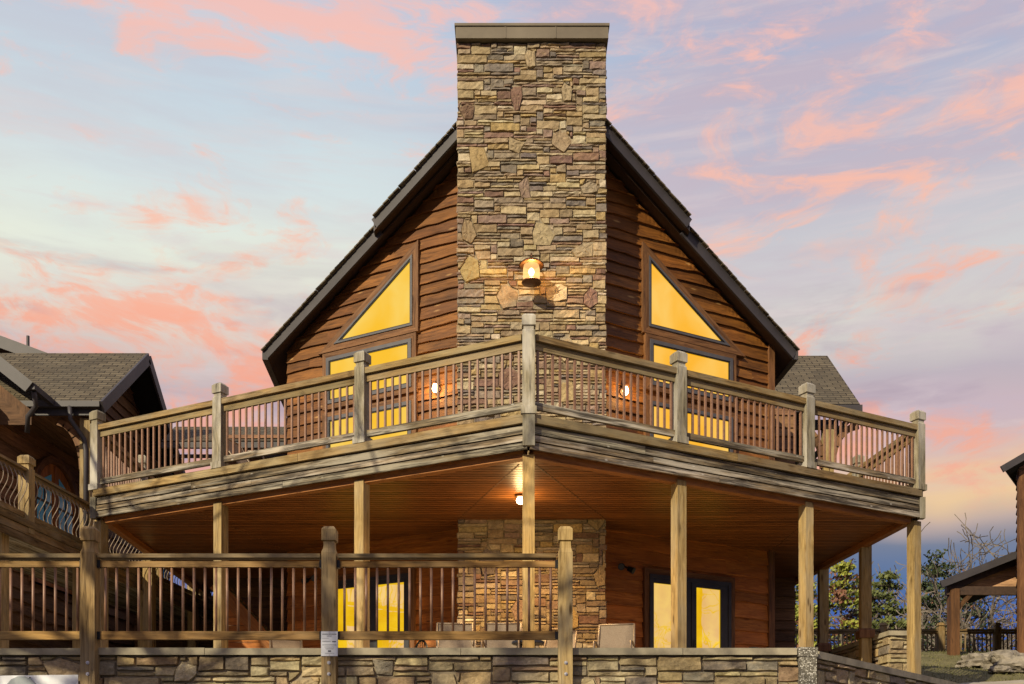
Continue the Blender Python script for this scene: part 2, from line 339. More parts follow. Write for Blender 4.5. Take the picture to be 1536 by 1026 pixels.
class MB:
    def __init__(s):
        s.v, s.f, s.g, s.c = [], [], [], []
    def face(s, pts, gcs, col=(1, 1, 1)):
        i = len(s.v)
        s.v += [Vector(p) for p in pts]
        s.g += [tuple(g) for g in gcs]
        s.f.append(tuple(range(i, i + len(pts))))
        s.c.append(col)
    def bar(s, A, B, w, h, up=(0, 0, 1), tint=None, r=rnd, cut=None):
        """box from A to B; w across (sideways), h along up"""
        A, B, up = Vector(A), Vector(B), Vector(up)
        d = (B - A); L = d.length; d.normalize()
        sd = d.cross(up)
        if sd.length < 1e-4: sd = d.cross(Vector((1, 0, 0)))
        sd.normalize(); u = sd.cross(d).normalized()
        if tint is None:
            k = r.uniform(0.72, 1.14); tint = (k, k * r.uniform(0.97, 1.02), k * r.uniform(0.94, 1.03))
        o = Vector((r.uniform(0, 40), r.uniform(0, 40), r.uniform(0, 40)))
        P = {}
        for a in (0, 1):
            for b in (-1, 1):
                for c in (-1, 1):
                    P[a, b, c] = ((A if a == 0 else B) + sd * (b * w / 2) + u * (c * h / 2), Vector((a * L, b * w / 2, c * h / 2)) + o)
        for q in (((0, -1, -1), (1, -1, -1), (1, -1, 1), (0, -1, 1)), ((1, 1, -1), (0, 1, -1), (0, 1, 1), (1, 1, 1)),
                  ((0, -1, 1), (1, -1, 1), (1, 1, 1), (0, 1, 1)), ((0, 1, -1), (1, 1, -1), (1, -1, -1), (0, -1, -1)),
                  ((0, 1, -1), (0, -1, -1), (0, -1, 1), (0, 1, 1)), ((1, -1, -1), (1, 1, -1), (1, 1, 1), (1, -1, 1))):
            s.face([P[k][0] for k in q], [P[k][1] for k in q], tint)
    def box(s, x0, x1, y0, y1, z0, z1, **k):
        s.bar((x0, (y0 + y1) / 2, (z0 + z1) / 2), (x1, (y0 + y1) / 2, (z0 + z1) / 2), y1 - y0, z1 - z0, **k)
    def prism(s, pts, off, col=(1, 1, 1), gx=None):
        """polygon pts swept by vector off (both ends closed)"""
        pts = [Vector(p) for p in pts]; off = Vector(off)
        ox = gx or (pts[1] - pts[0]).normalized()
        n = off.normalized(); oy = n.cross(ox).normalized()
        r0 = rnd.uniform(0, 30)
        g = lambda p: (p.dot(ox) + r0, p.dot(oy), p.dot(n))
        q = [p + off for p in pts]
        nrm = (pts[1] - pts[0]).cross(pts[2] - pts[1])
        fl = nrm.dot(off) > 0
        a = list(reversed(pts)) if fl else pts
        b = q if fl else list(reversed(q))
        s.face(a, [g(p) for p in a], col); s.face(b, [g(p) for p in b], col)
        for i in range(len(pts)):
            j = (i + 1) % len(pts)
            k = [pts[i], pts[j], q[j], q[i]] if fl else [pts[j], pts[i], q[i], q[j]]
            s.face(k, [g(p) for p in k], col)
    def sqloft(s, prof, cx, cy, ang=0.0, tint=None, cham=0.0):
        """square post: prof = [(z, half)], rotated about z"""
        if tint is None:
            k = rnd.uniform(0.88, 1.10); tint = (k, k, k)
        o = rnd.uniform(0, 50); o2 = rnd.uniform(0, 50)
        ca, sa = math.cos(ang), math.sin(ang)
        cs = [(-1, -1), (1, -1), (1, 1), (-1, 1)]
        def P(z, h, k): return Vector((cx + (cs[k][0] * ca - cs[k][1] * sa) * h, cy + (cs[k][0] * sa + cs[k][1] * ca) * h, z))
        for (z0, h0), (z1, h1) in zip(prof, prof[1:]):
            for k in range(4):
                j = (k + 1) % 4
                pts = [P(z0, h0, k), P(z0, h0, j), P(z1, h1, j), P(z1, h1, k)]
                gg = [(z0 + o, -h0 + o2 + k * 3, 0), (z0 + o, h0 + o2 + k * 3, 0), (z1 + o, h1 + o2 + k * 3, 0), (z1 + o, -h1 + o2 + k * 3, 0)]
                s.face(pts, gg, tint)
        for (z, h), rev in ((prof[0], True), (prof[-1], False)):
            pts = [P(z, h, k) for k in range(4)]
            if rev: pts.reverse()
            s.face(pts, [(p.x * 3 + o, p.y, 0) for p in pts], tint)
    def tube(s, path, radii, n=6, col=(1, 1, 1), caps=True):
        path = [Vector(p) for p in path]
        rings = []
        ref = Vector((0.31, 0.17, 0.93))
        for i, p in enumerate(path):
            d = (path[min(i + 1, len(path) - 1)] - path[max(i - 1, 0)])
            if d.length < 1e-6: d = Vector((0, 0, 1))
            d.normalize()
            a = d.cross(ref)
            if a.length < 0.15: a = d.cross(Vector((1, 0, 0)))
            a.normalize(); b = d.cross(a)
            r = radii[i] if hasattr(radii, '__len__') else radii
            base = len(s.v)
            for k in range(n):
                t = 2 * math.pi * k / n
                s.v.append(p + (a * math.cos(t) + b * math.sin(t)) * r)
                s.g.append((p.z, k * 0.05, 0))
            rings.append(base)
        for r0, r1 in zip(rings, rings[1:]):
            for k in range(n):
                j = (k + 1) % n
                s.f.append((r0 + k, r0 + j, r1 + j, r1 + k)); s.c.append(col)
        if caps:
            s.f.append(tuple(rings[0] + k for k in reversed(range(n)))); s.c.append(col)
            s.f.append(tuple(rings[-1] + k for k in range(n))); s.c.append(col)
    def lathe(s, prof, cx, cy, n=16, col=(1, 1, 1)):
        rings = []
        for r, z in prof:
            rings.append(len(s.v))
            for k in range(n):
                t = 2 * math.pi * k / n
                s.v.append(Vector((cx + r * math.cos(t), cy + r * math.sin(t), z))); s.g.append((z, k * .1, 0))
        for r0, r1 in zip(rings, rings[1:]):
            for k in range(n):
                j = (k + 1) % n
                s.f.append((r0 + k, r0 + j, r1 + j, r1 + k)); s.c.append(col)
        s.f.append(tuple(rings[0] + k for k in reversed(range(n)))); s.c.append(col)
        s.f.append(tuple(rings[-1] + k for k in range(n))); s.c.append(col)
    def mesh(s, name, mat, org, smooth=False):
        me = bpy.data.meshes.new(name)
        me.from_pydata([tuple(p - org) for p in s.v], [], s.f)
        a = me.attributes.new('gc', 'FLOAT_VECTOR', 'POINT')
        a.data.foreach_set('vector', [k for g in s.g for k in g])
        c = me.attributes.new('col', 'FLOAT_COLOR', 'FACE')
        c.data.foreach_set('color', [k for q in s.c for k in (q[0], q[1], q[2], 1.0)])
        me.materials.append(MATS[mat])
        if smooth: me.polygons.foreach_set('use_smooth', [True] * len(me.polygons))
        me.update()
        return me
    def build(s, name, mat, parent=None, loc=None, smooth=False):
        if parent is not None: org = WLOC[parent.name]
        else: org = Vector(loc) if loc is not None else Vector((0, 0, 0))
        me = s.mesh(name, mat, org, smooth)
        o = bpy.data.objects.new(name, me)
        COL.objects.link(o)
        WLOC[o.name] = org.copy()
        if parent is not None: o.parent = parent
        else: o.location = org
        return o

def tag(o, label, cat=None, group=None, kind=None):
    if label: o['label'] = label
    if cat: o['category'] = cat
    if group: o['group'] = group
    if kind: o['kind'] = kind
    return o
def thing(name, label, cat, loc=(0, 0, 0), group=None):
    o = bpy.data.objects.new(name, None)
    o.empty_display_size = 0.2
    COL.objects.link(o)
    o.location = loc
    WLOC[o.name] = Vector(loc)
    return tag(o, label, cat, group)
def sub(name, me, parent, loc, rotz=0.0):
    """a child that shares mesh me, its origin at world point loc"""
    o = bpy.data.objects.new(name, me)
    COL.objects.link(o)
    o.parent = parent
    o.location = Vector(loc) - WLOC[parent.name]
    o.rotation_euler = (0, 0, rotz)
    WLOC[o.name] = Vector(loc)
    return o
def struct(o): o['kind'] = 'structure'; return o
def copy_thing(o, loc, label=None):
    c = o.copy(); COL.objects.link(c); c.location = loc
    if label: c['label'] = label
    for ch in list(o.children):
        d = ch.copy(); COL.objects.link(d); d.parent = c
        for gch in list(ch.children):
            e = gch.copy(); COL.objects.link(e); e.parent = d
    return c

# ------------------------------------------------------------------ stone masonry
PAL_CH = [(c[0] * .92, c[1] * .93, c[2] * 1.04) for c in [(.40, .31, .165), (.34, .25, .125), (.45, .36, .20), (.26, .195, .115), (.36, .265, .145), (.29, .20, .135), (.20, .165, .125), (.215, .13, .085), (.40, .285, .12), (.48, .40, .25), (.31, .245, .16), (.24, .205, .15), (.38, .30, .17), (.33, .24, .13)]]
PAL_WALL = [(.43, .32, .17), (.29, .20, .12), (.21, .185, .14), (.46, .39, .23), (.36, .29, .17), (.31, .245, .14), (.40, .33, .20), (.27, .215, .13), (.36, .27, .16), (.32, .24, .14), (.22, .185, .14), (.38, .32, .20), (.33, .27, .16)]

def stone_rect(mb, org, ex, n, u0, u1, w0, w1, h, r, col, gap, rough):
    """u0, u1 may be (bottom, top) pairs: the ends of a stone lean where it meets a big stone"""
    ez = Vector((0, 0, 1))
    u0 = u0 if isinstance(u0, tuple) else (u0, u0); u1 = u1 if isinstance(u1, tuple) else (u1, u1)
    g0, g1 = gap * r.uniform(.3, 1), gap * r.uniform(.3, 1)
    u0 = (u0[0] + g0, u0[1] + g0); u1 = (u1[0] - g1, u1[1] - g1)
    w0 += gap * r.uniform(.3, 1); w1 -= gap * r.uniform(.3, 1)
    W = min(u1[0] - u0[0], u1[1] - u0[1])
    if W < .02 or w1 - w0 < .012: return
    nx = max(1, min(7, int(W / .075))); ny = max(1, min(4, int((w1 - w0) / .055)))
    us = [0.0] + [i / nx for i in range(nx + 1)] + [1.0]
    ws = [0.0] + [i / ny for i in range(ny + 1)] + [1.0]
    ins = min(.012, W * .2, (w1 - w0) * .2)
    NX, NY = len(us), len(ws)
    base = len(mb.v)
    sk = [r.uniform(-.10, .10) * (w1 - w0) for _ in range(2)]
    tl = r.uniform(-.3, .3) * h; tw = r.uniform(-.35, .25) * h
    ph = r.uniform(0, 9)
    for j in range(NY):
        for i in range(NX):
            bo = i in (0, NX - 1) or j in (0, NY - 1)
            b = w0 if j == 0 else w1 if j == NY - 1 else w0 + ins + (w1 - w0 - 2 * ins) * ws[j]
            fw = (b - w0) / (w1 - w0)
            ua = u0[0] + (u0[1] - u0[0]) * fw; ub = u1[0] + (u1[1] - u1[0]) * fw
            a = ua if i == 0 else ub if i == NX - 1 else ua + ins + (ub - ua - 2 * ins) * us[i]
            fu = (a - ua) / (ub - ua)
            b += (sk[0] * (fu - .5)) * (1 if fw > .5 else 0) + sk[1] * (fu - .5) * (0 if fw > .5 else 1)
            b += .006 * math.sin(a * 19 + ph) * (1 if fw > .5 else -.6)
            a += r.uniform(-.004, .004)
            d = 0.0 if bo else h + tl * (fu - .5) + tw * (fw - .5) + r.uniform(-rough, rough)
            mb.v.append(org + ex * a + ez * b + n * d); mb.g.append((a, b, 0))
    for j in range(NY - 1):
        for i in range(NX - 1):
            k = base + j * NX + i
            mb.f.append((k, k + 1, k + NX + 1, k + NX)); mb.c.append(col)

def big_outline(u0, u1, w0, w1, r):
    """irregular convex outline with four to six corners"""
    cu, cw = (u0 + u1) / 2, (w0 + w1) / 2
    sides = r.choice((4, 5, 5, 6, 6)); off = math.pi / 4 + r.uniform(-.3, .3) if sides == 4 else math.pi / 2 * r.choice((1, -1)) + r.uniform(-.5, .5); pts = []
    for k in range(sides):
        t = off + 2 * math.pi * (k + r.uniform(-.28, .28)) / sides
        c, s_ = math.cos(t), math.sin(t)
        m = 1 + (1 / max(abs(c), abs(s_)) - 1) * r.uniform(.3, 1)
        q = r.uniform(.82, 1)
        pts.append((cu + c * m * (u1 - u0) / 2 * q, cw + s_ * m * (w1 - w0) / 2 * q))
    return pts
def span(poly, w):
    xs = []
    for (a, b), (c, d) in zip(poly, poly[1:] + poly[:1]):
        if (b - w) * (d - w) <= 0 and abs(b - d) > 1e-9: xs.append(a + (c - a) * (w - b) / (d - b))
    return (min(xs), max(xs)) if xs else None
def stone_poly(mb, org, ex, n, pts, h, r, col, rough):
    ez = Vector((0, 0, 1))
    cu = sum(p[0] for p in pts) / len(pts); cw = sum(p[1] for p in pts) / len(pts)
    fine = []
    for k in range(len(pts)):
        a, b = pts[k], pts[(k + 1) % len(pts)]
        for q in (0, .33, .66):
            fine.append((a[0] + (b[0] - a[0]) * q + r.uniform(-.006, .006), a[1] + (b[1] - a[1]) * q + r.uniform(-.006, .006)))
    N = len(fine)
    tl = (r.uniform(-.12, .12), r.uniform(-.15, .05))
    def ring_(sc, d):
        b = len(mb.v)
        for (a, w) in fine:
            aa = cu + (a - cu) * sc; ww = cw + (w - cw) * sc
            dd = d + (tl[0] * (aa - cu) + tl[1] * (ww - cw) + r.uniform(-rough, rough) if d > 0.001 else 0)
            mb.v.append(org + ex * aa + ez * ww + n * dd); mb.g.append((aa, ww, 0))
        return b
    rr = [ring_(.985, 0), ring_(.93, h), ring_(.6, h * 1.08), ring_(.25, h * 1.02)]
    for x, y in zip(rr, rr[1:]):
        for k in range(N):
            j = (k + 1) % N
            mb.f.append((x + k, x + j, y + j, y + k)); mb.c.append(col)
    mb.f.append(tuple(rr[-1] + k for k in range(N))); mb.c.append(col)

def masonry(mb, org, ex, n, W, H, cell, seed, pal, depth=(.03, .075), wmax=9, hmax=3, bigs=0, bigsz=((4, 8), (4, 8)), gap=.008, rough=.008, wmin=2, sep=(8, 9)):
    r = random.Random(seed)
    org, ex, n = Vector(org), Vector(ex).normalized(), Vector(n).normalized()
    cw, ch = cell
    NX, NY = max(1, round(W / cw)), max(1, round(H / ch))
    cw, ch = W / NX, H / NY
    occ = [[0] * NX for _ in range(NY)]          # 0 free, -1 taken, k>0: big stone k
    polys = {}
    placed = []
    def col():
        c = r.choice(pal); k = r.uniform(.8, 1.15)
        return (c[0] * k, c[1] * k * r.uniform(.97, 1.03), c[2] * k * r.uniform(.9, 1.08))
    for _ in range(bigs):
        bw, bh = r.randint(*bigsz[0]), r.randint(*bigsz[1])
        i, j = r.randint(0, max(0, NX - bw)), r.randint(0, max(0, NY - bh))
        if i + bw > NX or j + bh > NY or any(abs(i - p) < sep[0] and abs(j - q) < sep[1] for p, q in placed): continue
        placed.append((i, j))
        P = big_outline(i * cw, (i + bw) * cw, j * ch, (j + bh) * ch, r)
        k = len(polys) + 1; polys[k] = P
        for b in range(j, j + bh):
            sp_ = span(P, (b + .5) * ch)
            if not sp_: continue
            for a in range(i, i + bw):
                if sp_[0] - cw * .1 < (a + .5) * cw < sp_[1] + cw * .1: occ[b][a] = k
        stone_poly(mb, org, ex, n, P, r.uniform(depth[0], depth[1]) * .9 + .003, r, col(), rough * .8)
    for j in range(NY):
        i = 0
        while i < NX:
            if occ[j][i]: i += 1; continue
            hh = r.choice([1] * 6 + [2] * 4 + [3] * 2); hh = min(hh, hmax, NY - j)
            ww = r.randint(wmin, wmax)
            if hh == 1: ww = max(ww, r.randint(3, wmax + 2))
            k = 0
            while k < ww and i + k < NX and not occ[j][i + k]: k += 1
            ww = k
            rest = 0
            while i + ww + rest < NX and not occ[j][i + ww + rest] and rest < 2: rest += 1
            if rest == 1: ww += 1
            ok = 1
            while ok < hh and all(not occ[j + ok][a] for a in range(i, i + ww)): ok += 1
            hh = ok
            for b in range(j, j + hh):
                for a in range(i, i + ww): occ[b][a] = -1
            w0, w1 = j * ch, (j + hh) * ch
            e = [[i * cw, i * cw], [(i + ww) * cw, (i + ww) * cw]]
            if i == 0: e[0] = [-r.uniform(-.006, .028)] * 2
            if i + ww == NX: e[1] = [W + r.uniform(-.006, .028)] * 2
            for side, cell_i in ((0, i - 1), (1, i + ww)):
                if 0 <= cell_i < NX:
                    for q, row, w in ((0, j, w0), (1, j + hh - 1, w1)):
                        kk = occ[row][cell_i]
                        if kk > 0:
                            sp_ = span(polys[kk], w) or span(polys[kk], (row + .5) * ch)
                            if sp_:
                                v_ = sp_[1] if side == 0 else sp_[0]
                                e[side][q] = max(e[side][q] - cw * 1.4, min(e[side][q] + cw * 1.0, v_))
            stone_rect(mb, org, ex, n, tuple(e[0]), tuple(e[1]), w0, w1, r.uniform(*depth), r, col(), gap, rough)
            i += ww

# ------------------------------------------------------------------ walls with wavy lap siding
class Wall:
    def __init__(s, P0, d, n):
        s.p = Vector((P0[0], P0[1])); s.d = Vector(d).normalized(); s.n = Vector(n).normalized()
    def pt(s, u, z, o=0.0):
        q = s.p + s.d * u + s.n * o
        return Vector((q.x, q.y, z))
    def fp(s, x, y, o=0.0):
        k = (x - CX) / F
        b = s.p + s.n * o
        u = (k * b.y - b.x) / (s.d.x - k * s.d.y)
        Y = b.y + s.d.y * u
        return (u, (HY - y) * Y / F)

def siding(mb, w, u0, u1, z0, z1, ztop=None, h=0.228, amp=0.036, seed=1, ubound=None):
    r = random.Random(seed)
    i = 0
    z = z0
    while z < z1:
        hh = h * r.uniform(.88, 1.12)
        zt = min(z + hh + .075, z1 + .02)
        ph = r.uniform(0, 100); am = amp * r.uniform(.4, 1.5)
        a = u0
        while a < u1 - 1e-4:
            L = r.uniform(2.0, 4.6); b = min(u1, a + L)
            if u1 - b < .5: b = u1
            k = r.uniform(.72, 1.22); tint = (k, k * r.uniform(.95, 1.04), k * r.uniform(.9, 1.06))
            go = r.uniform(0, 60)
            N = max(1, int((b - a) / .09))
            row = []
            for q in range(N + 1):
                u = a + (b - a) * q / N
                lo = z + am * noise.noise(Vector((u * .9, ph, 0))) * 1.6 + am * .45 * noise.noise(Vector((u * 3.6, ph, 5)))
                if i == 0: lo = z
                hi = zt
                if ztop:
                    m = ztop(u); lo = min(lo, m); hi = min(hi, m)
                row.append((u, lo, hi))
            for (ua, la, ha), (ub, lb, hb) in zip(row, row[1:]):
                if ha - la < 1e-4 and hb - lb < 1e-4: continue
                fo, bo_ = .066, .010
                pts = [w.pt(ua, la, fo), w.pt(ub, lb, fo), w.pt(ub, hb, bo_), w.pt(ua, ha, bo_)]
                gg = [(ua + go, la, 0), (ub + go, lb, 0), (ub + go, hb, 0), (ua + go, ha, 0)]
                mb.face(pts, gg, tint)
                mb.face([w.pt(ua, la, .0), w.pt(ub, lb, .0), w.pt(ub, lb, fo), w.pt(ua, la, fo)], [(ua + go, la - .05, 0), (ub + go, lb - .05, 0), (ub + go, lb, 0), (ua + go, la, 0)], tint)
            a = b
        z += hh; i += 1

def inset(poly, d):
    """convex polygon offset inward by d (negative: outward); any winding"""
    n = len(poly)
    A = sum(poly[i][0] * poly[(i + 1) % n][1] - poly[(i + 1) % n][0] * poly[i][1] for i in range(n))
    sg = 1 if A > 0 else -1
    L = []
    for i in range(n):
        p, q = Vector(poly[i]), Vector(poly[(i + 1) % n])
        e = (q - p).normalized(); nn = Vector((-e.y, e.x)) * sg
        L.append((p + nn * d, e))
    out = []
    for i in range(n):
        (p, e), (q, f) = L[i - 1], L[i]
        den = e.x * f.y - e.y * f.x
        t = ((q.x - p.x) * f.y - (q.y - p.y) * f.x) / den
        out.append(tuple(p + e * t))
    return out

def ring(mb, w, outer, inner, of, ob, col=None):
    n = len(outer)
    for i in range(n):
        j = (i + 1) % n
        k = rnd.uniform(.88, 1.1) if col is None else 1
        c = (k, k, k); g0 = rnd.uniform(0, 40)
        (a, az), (b, bz), (c1, cz), (d1, dz) = outer[i], outer[j], inner[j], inner[i]
        ex = Vector((b - a, bz - az)).normalized()
        G = lambda u, z, o=0: ((u - a) * ex.x + (z - az) * ex.y + g0, -(u - a) * ex.y + (z - az) * ex.x, o)
        mb.face([w.pt(a, az, of), w.pt(b, bz, of), w.pt(c1, cz, of), w.pt(d1, dz, of)], [G(a, az), G(b, bz), G(c1, cz), G(d1, dz)], c)
        mb.face([w.pt(a, az, ob), w.pt(b, bz, ob), w.pt(b, bz, of), w.pt(a, az, of)], [G(a, az, .1), G(b, bz, .1), G(b, bz), G(a, az)], c)
        mb.face([w.pt(d1, dz, of), w.pt(c1, cz, of), w.pt(c1, cz, ob), w.pt(d1, dz, ob)], [G(d1, dz), G(c1, cz), G(c1, cz, .1), G(d1, dz, .1)], c)

def make_window(parent, w, pane, fw, tw, panemat, framemat='slate_frame', trimmat='trim_brown', name='window'):
    fo = inset(pane, -fw)
    mb = MB(); ring(mb, w, fo, pane, .135, .03)
    win = mb.build(name, framemat, parent)
    g = MB(); g.face([w.pt(u, z, .098) for u, z in pane], [(u, z, 0) for u, z in pane]); g.build('pane', panemat, win)
    gk = MB(); ring(gk, w, inset(pane, -.004), inset(pane, .022), .122, .09, 1); gk.build('gasket', 'black_metal', win)
    if tw > 0:
        to = inset(pane, -fw - tw)
        tm = MB(); ring(tm, w, to, inset(pane, -fw + .004), .115, .0); tm.build('trim', trimmat, win)
    return win

# ================================================================== GROUND
g = MB(); S = 1500
g.face([(-S, -S, GZ), (S, -S, GZ), (S, S, GZ), (-S, S, GZ)], [(0, 0, 0)] * 4)
struct(g.build('ground', 'ground_soil'))
ZT = 1.50                                   # terrace level
WL0 = Vector((3.47, 12.15)); WLD = Vector((0.65, 0.76)).normalized()
def hill_h(x, y):
    h = 1.40 + 0.205 * max(0.0, min(y, 31.0) - 18.6)
    if y < 18.6: h = 1.40
    if y > 48: h -= (y - 48) * 0.16
    h += 0.10 * noise.noise(Vector((x * .35, y * .35, 0))) + .03 * noise.noise(Vector((x * 1.7, y * 1.7, 3)))
    return h
hb = MB()
NS, NTT = 90, 90
idx = {}
nrm = Vector((-WLD.y, WLD.x))
for i in range(NS + 1):
    s_ = 4.4 + 80 * (i / NS) ** 1.6
    for j in range(NTT + 1):
        t_ = 60 * (j / NTT) ** 1.5
        # rows run straight back from the wall line
        p = WL0 + WLD * s_ + Vector((-0.02, 1.0)) * t_
        idx[i, j] = len(hb.v)
        hb.v.append(Vector((p.x, p.y, max(GZ - .3, hill_h(p.x, p.y) if j else hill_h(p.x, p.y))))); hb.g.append((p.x, p.y, 0))
for i in range(NS):
    for j in range(NTT):
        hb.f.append((idx[i, j], idx[i + 1, j], idx[i + 1, j + 1], idx[i, j + 1])); hb.c.append((1, 1, 1))
struct(hb.build('grass_hill', 'hill_grass', smooth=True))
pt_ = MB()
pt_.prism([(-14, 12.25, ZT), (3.45, 12.25, ZT), (3.45 + .86 * 5.0, 12.25 + 5.0, ZT), (7.5, 26, ZT), (7.5, 34, ZT), (-14, 34, ZT)], (0, 0, -.2))
struct(pt_.build('terrace', 'patio'))
# footpath across the grass
wk = MB()
prev = None
for k in range(25):
    x = 7.9 + k * .45
    yc = 21.9 + .02 * k + .15 * math.sin(k * .2)
    row = [Vector((x, yc - .35, hill_h(x, yc - .35) + .035)), Vector((x, yc + .35, hill_h(x, yc + .35) + .035))]
    if prev: wk.face([prev[0], row[0], row[1], prev[1]], [(0, 0, 0)] * 4); wk.face([prev[0] - Vector((0, 0, .12)), row[0] - Vector((0, 0, .12)), row[0], prev[0]], [(0, 0, 0)] * 4)
    prev = row
struct(wk.build('path', 'walk_concrete'))
gb = MB(); r_ = random.Random(5)
for k in range(15000):
    y = r_.uniform(17.5, 31); x = r_.uniform(7.6, .53 * y + 1)
    if abs(y - 21.95) < .42 or (Vector((x, y)) - WL0).dot(nrm) < .15 : continue
    z = hill_h(x, y); hgt = r_.uniform(.02, .06); a = r_.uniform(0, 6.28); w = r_.uniform(.006, .014)
    dx, dy = math.cos(a) * w, math.sin(a) * w; lx, ly = r_.uniform(-.05, .05), r_.uniform(-.05, .05)
    gb.face([(x - dx, y - dy, z - .01), (x + dx, y + dy, z - .01), (x + lx, y + ly, z + hgt)], [(0, 0, 0)] * 3)
tag(gb.build('grass', 'grass_blade'), 'short dry grass on the slope right of the lodge', 'grass', kind='stuff')

# ================================================================== THE LODGE
TH = R(27.4)
cT, sT = math.cos(TH), math.sin(TH)
WLft = Wall((-1.036, 19.4), (-cT, sT), (-sT, -cT))
WRgt = Wall((1.79, 19.4), (cT, sT), (sT, -cT))
KR = 1.0135
AP = Vector((.377, 18.04, 12.82)) * KR; EL = Vector((-4.98, 20.81, 8.82)) * KR; ER = Vector((5.72, 20.80, 8.82)) * KR
RD = Vector((-.06, 1, 0))
def roofz(x, y):
    lat = x - (AP.x + RD.x * (y - AP.y))
    return AP.z - (.771 if lat < 0 else .726) * abs(lat)
lodge = thing('lodge', 'large timber lodge with stone chimney, steep gable and yellow lit windows', 'house', (.36, 19.5, ZT))
UL, UR = 4.06, 4.01
wb = MB()
for w, U, sd in ((WLft, UL, 3), (WRgt, UR, 8)):
    siding(wb, w, -.7, U, 5.0, 13.2, ztop=lambda u, w=w: roofz(w.pt(u, 0).x, w.pt(u, 0).y) - .30, seed=sd)
wall_up = wb.build('upper_wall', 'siding', lodge)
wb = MB()
for w, U, sd in ((WLft, UL, 13), (WRgt, UR, 18)):
    siding(wb, w, -.7, U, ZT, 5.0, seed=sd, h=.27)
wb.build('lower_wall', 'siding_red', lodge)
# corner boards and side walls, solid core behind the boards
for w, U in ((WLft, UL), (WRgt, UR)):
    tb = MB(); tb.bar(w.pt(U - .02, ZT, .035), w.pt(U - .02, roofz(*w.pt(U, 0).xy) - .25, .035), .15, .11, up=(w.n.x, w.n.y, 0))
tb.build('corner_board', 'trim_brown', lodge)
cb = MB()
for w, U, e in ((WLft, UL, -1), (WRgt, UR, 1)):
    c = w.pt(U, 0)
    side = Wall((c.x, c.y), (RD.x, RD.y), (e, .06 * e))
    siding(cb, side, .05, 11, ZT, 8.6, seed=31 + e, h=.26)
cb.build('side_wall', 'dark_siding', lodge)
for w, U in ((WLft, UL), (WRgt, UR)):
    core = MB()
    us = [(-.7 + (U + .7) * k / 8) for k in range(9)]
    top = [w.pt(u, roofz(*w.pt(u, 0).xy) - .26, -.02) for u in reversed(us)]
    core.face([w.pt(-.7, ZT, -.02), w.pt(U, ZT, -.02)] + top, [(0, 0, 0)] * (2 + len(top)), (.5, .5, .5)); core.build('wall_sheathing', 'dark_siding', lodge)
core = MB()
bl, br_ = WLft.pt(UL, 0) + RD * 11, WRgt.pt(UR, 0) + RD * 11
core.face([(bl.x, bl.y, ZT), (br_.x, br_.y, ZT), (br_.x, br_.y, 8.5), (.0, 30, 12.7), (bl.x, bl.y, 8.5)], [(0, 0, 0)] * 5, (.5, .5, .5))
core.build('back_wall', 'dark_siding', lodge)

# --- roof (cut back round the chimney, which stands in front of the ridge)
BK = RD * 13
CHX0, CHX1, CHB = -.96, 1.68, 20.15
def up(v, d): return Vector((v.x, v.y, v.z + d))
def rake_at(E, X):
    t = (AP.x - X) / (AP.x - E.x)
    return AP + (E - AP) * t
def on_roof(x, y): return Vector((x, y, roofz(x, y)))
rf = MB()
RS = []
for E, X in ((EL, CHX0), (ER, CHX1)):
    Ex = E + (E - AP) * .015
    S0 = rake_at(E, X); RS.append(S0)
    rb = AP + RD * (CHB - AP.y)
    cbk = on_roof(X, CHB)
    a = [S0, Ex, Ex + BK, AP + BK, rb, cbk]
    rf.prism([up(p, .0) for p in a], (0, 0, -.07))
# raised upper section that oversails the lower rake
STEP = .555
OV = Vector((0, -.21, 0))
for E, X, S0 in ((EL, CHX0, RS[0]), (ER, CHX1, RS[1])):
    Sx = AP + (E - AP) * STEP
    rb = AP + RD * (CHB - AP.y)
    a = [S0 + OV, Sx + OV, Sx + BK * .98, AP + BK * .98, rb, on_roof(X, CHB)]
    rf.prism([up(p, .075) for p in a], (0, 0, -.07))
for E, S0 in ((EL, RS[0]), (ER, RS[1])):
    Sx = AP + (E - AP) * STEP
    for A_, B_, dz, dy in ((S0 + OV, Sx + OV, .064, 0), (Sx, E + (E - AP) * .015, -.012, 0)):
        L_ = (B_ - A_).length; n_ = int(L_ / .14); dd = (B_ - A_) / n_
        for k in range(n_):
            o_ = Vector((0, -.018 - rnd.uniform(0, .014), dz - .004 + rnd.uniform(-.002, .004)))
            a_, b_ = A_ + dd * k + o_, A_ + dd * (k + 1.02) + o_
            rf.bar(a_ - Vector((0, 0, .008)), b_ + Vector((0, 0, .004)), .14, .026)
roof = rf.build('roof', 'shingle_tan', lodge)
for E, S0 in ((EL, RS[0]), (ER, RS[1])):
    bb = MB()
    Sx = AP + (E - AP) * STEP
    d = (E - AP).normalized()
    w_ = (Vector((-d.y, d.x, 0))).normalized()
    upv = d.cross(w_); upv = upv if upv.z > 0 else -upv
    bb.bar(up(Sx - d * .12, -.165), up(E + d * .03, -.135), .05, .215, up=upv, tint=(1, 1, 1))
    bb.build('barge_board', 'fascia_metal', lodge)
    bb = MB()
    bb.bar(up(S0 + OV, -.06) - d * .02, up(Sx + OV, -.06), .05, .215, up=upv, tint=(1, 1, 1))
    q = Sx + OV
    bb.prism([up(q, .05), up(q, -.18), up(Sx + Vector((0, .1, 0)), -.18), up(Sx + Vector((0, .1, 0)), .05)], d * .03)
    bb.build('barge_board', 'fascia_metal', lodge)
    bb = MB()
    e2 = up(E + d * .05, -.04)
    bb.bar(e2 + Vector((0, -.02, -.10)), e2 + BK + Vector((0, 0, -.10)), .12, .17, tint=(1, 1, 1))
    bb.build('gutter', 'fascia_metal', lodge)
sf = MB()
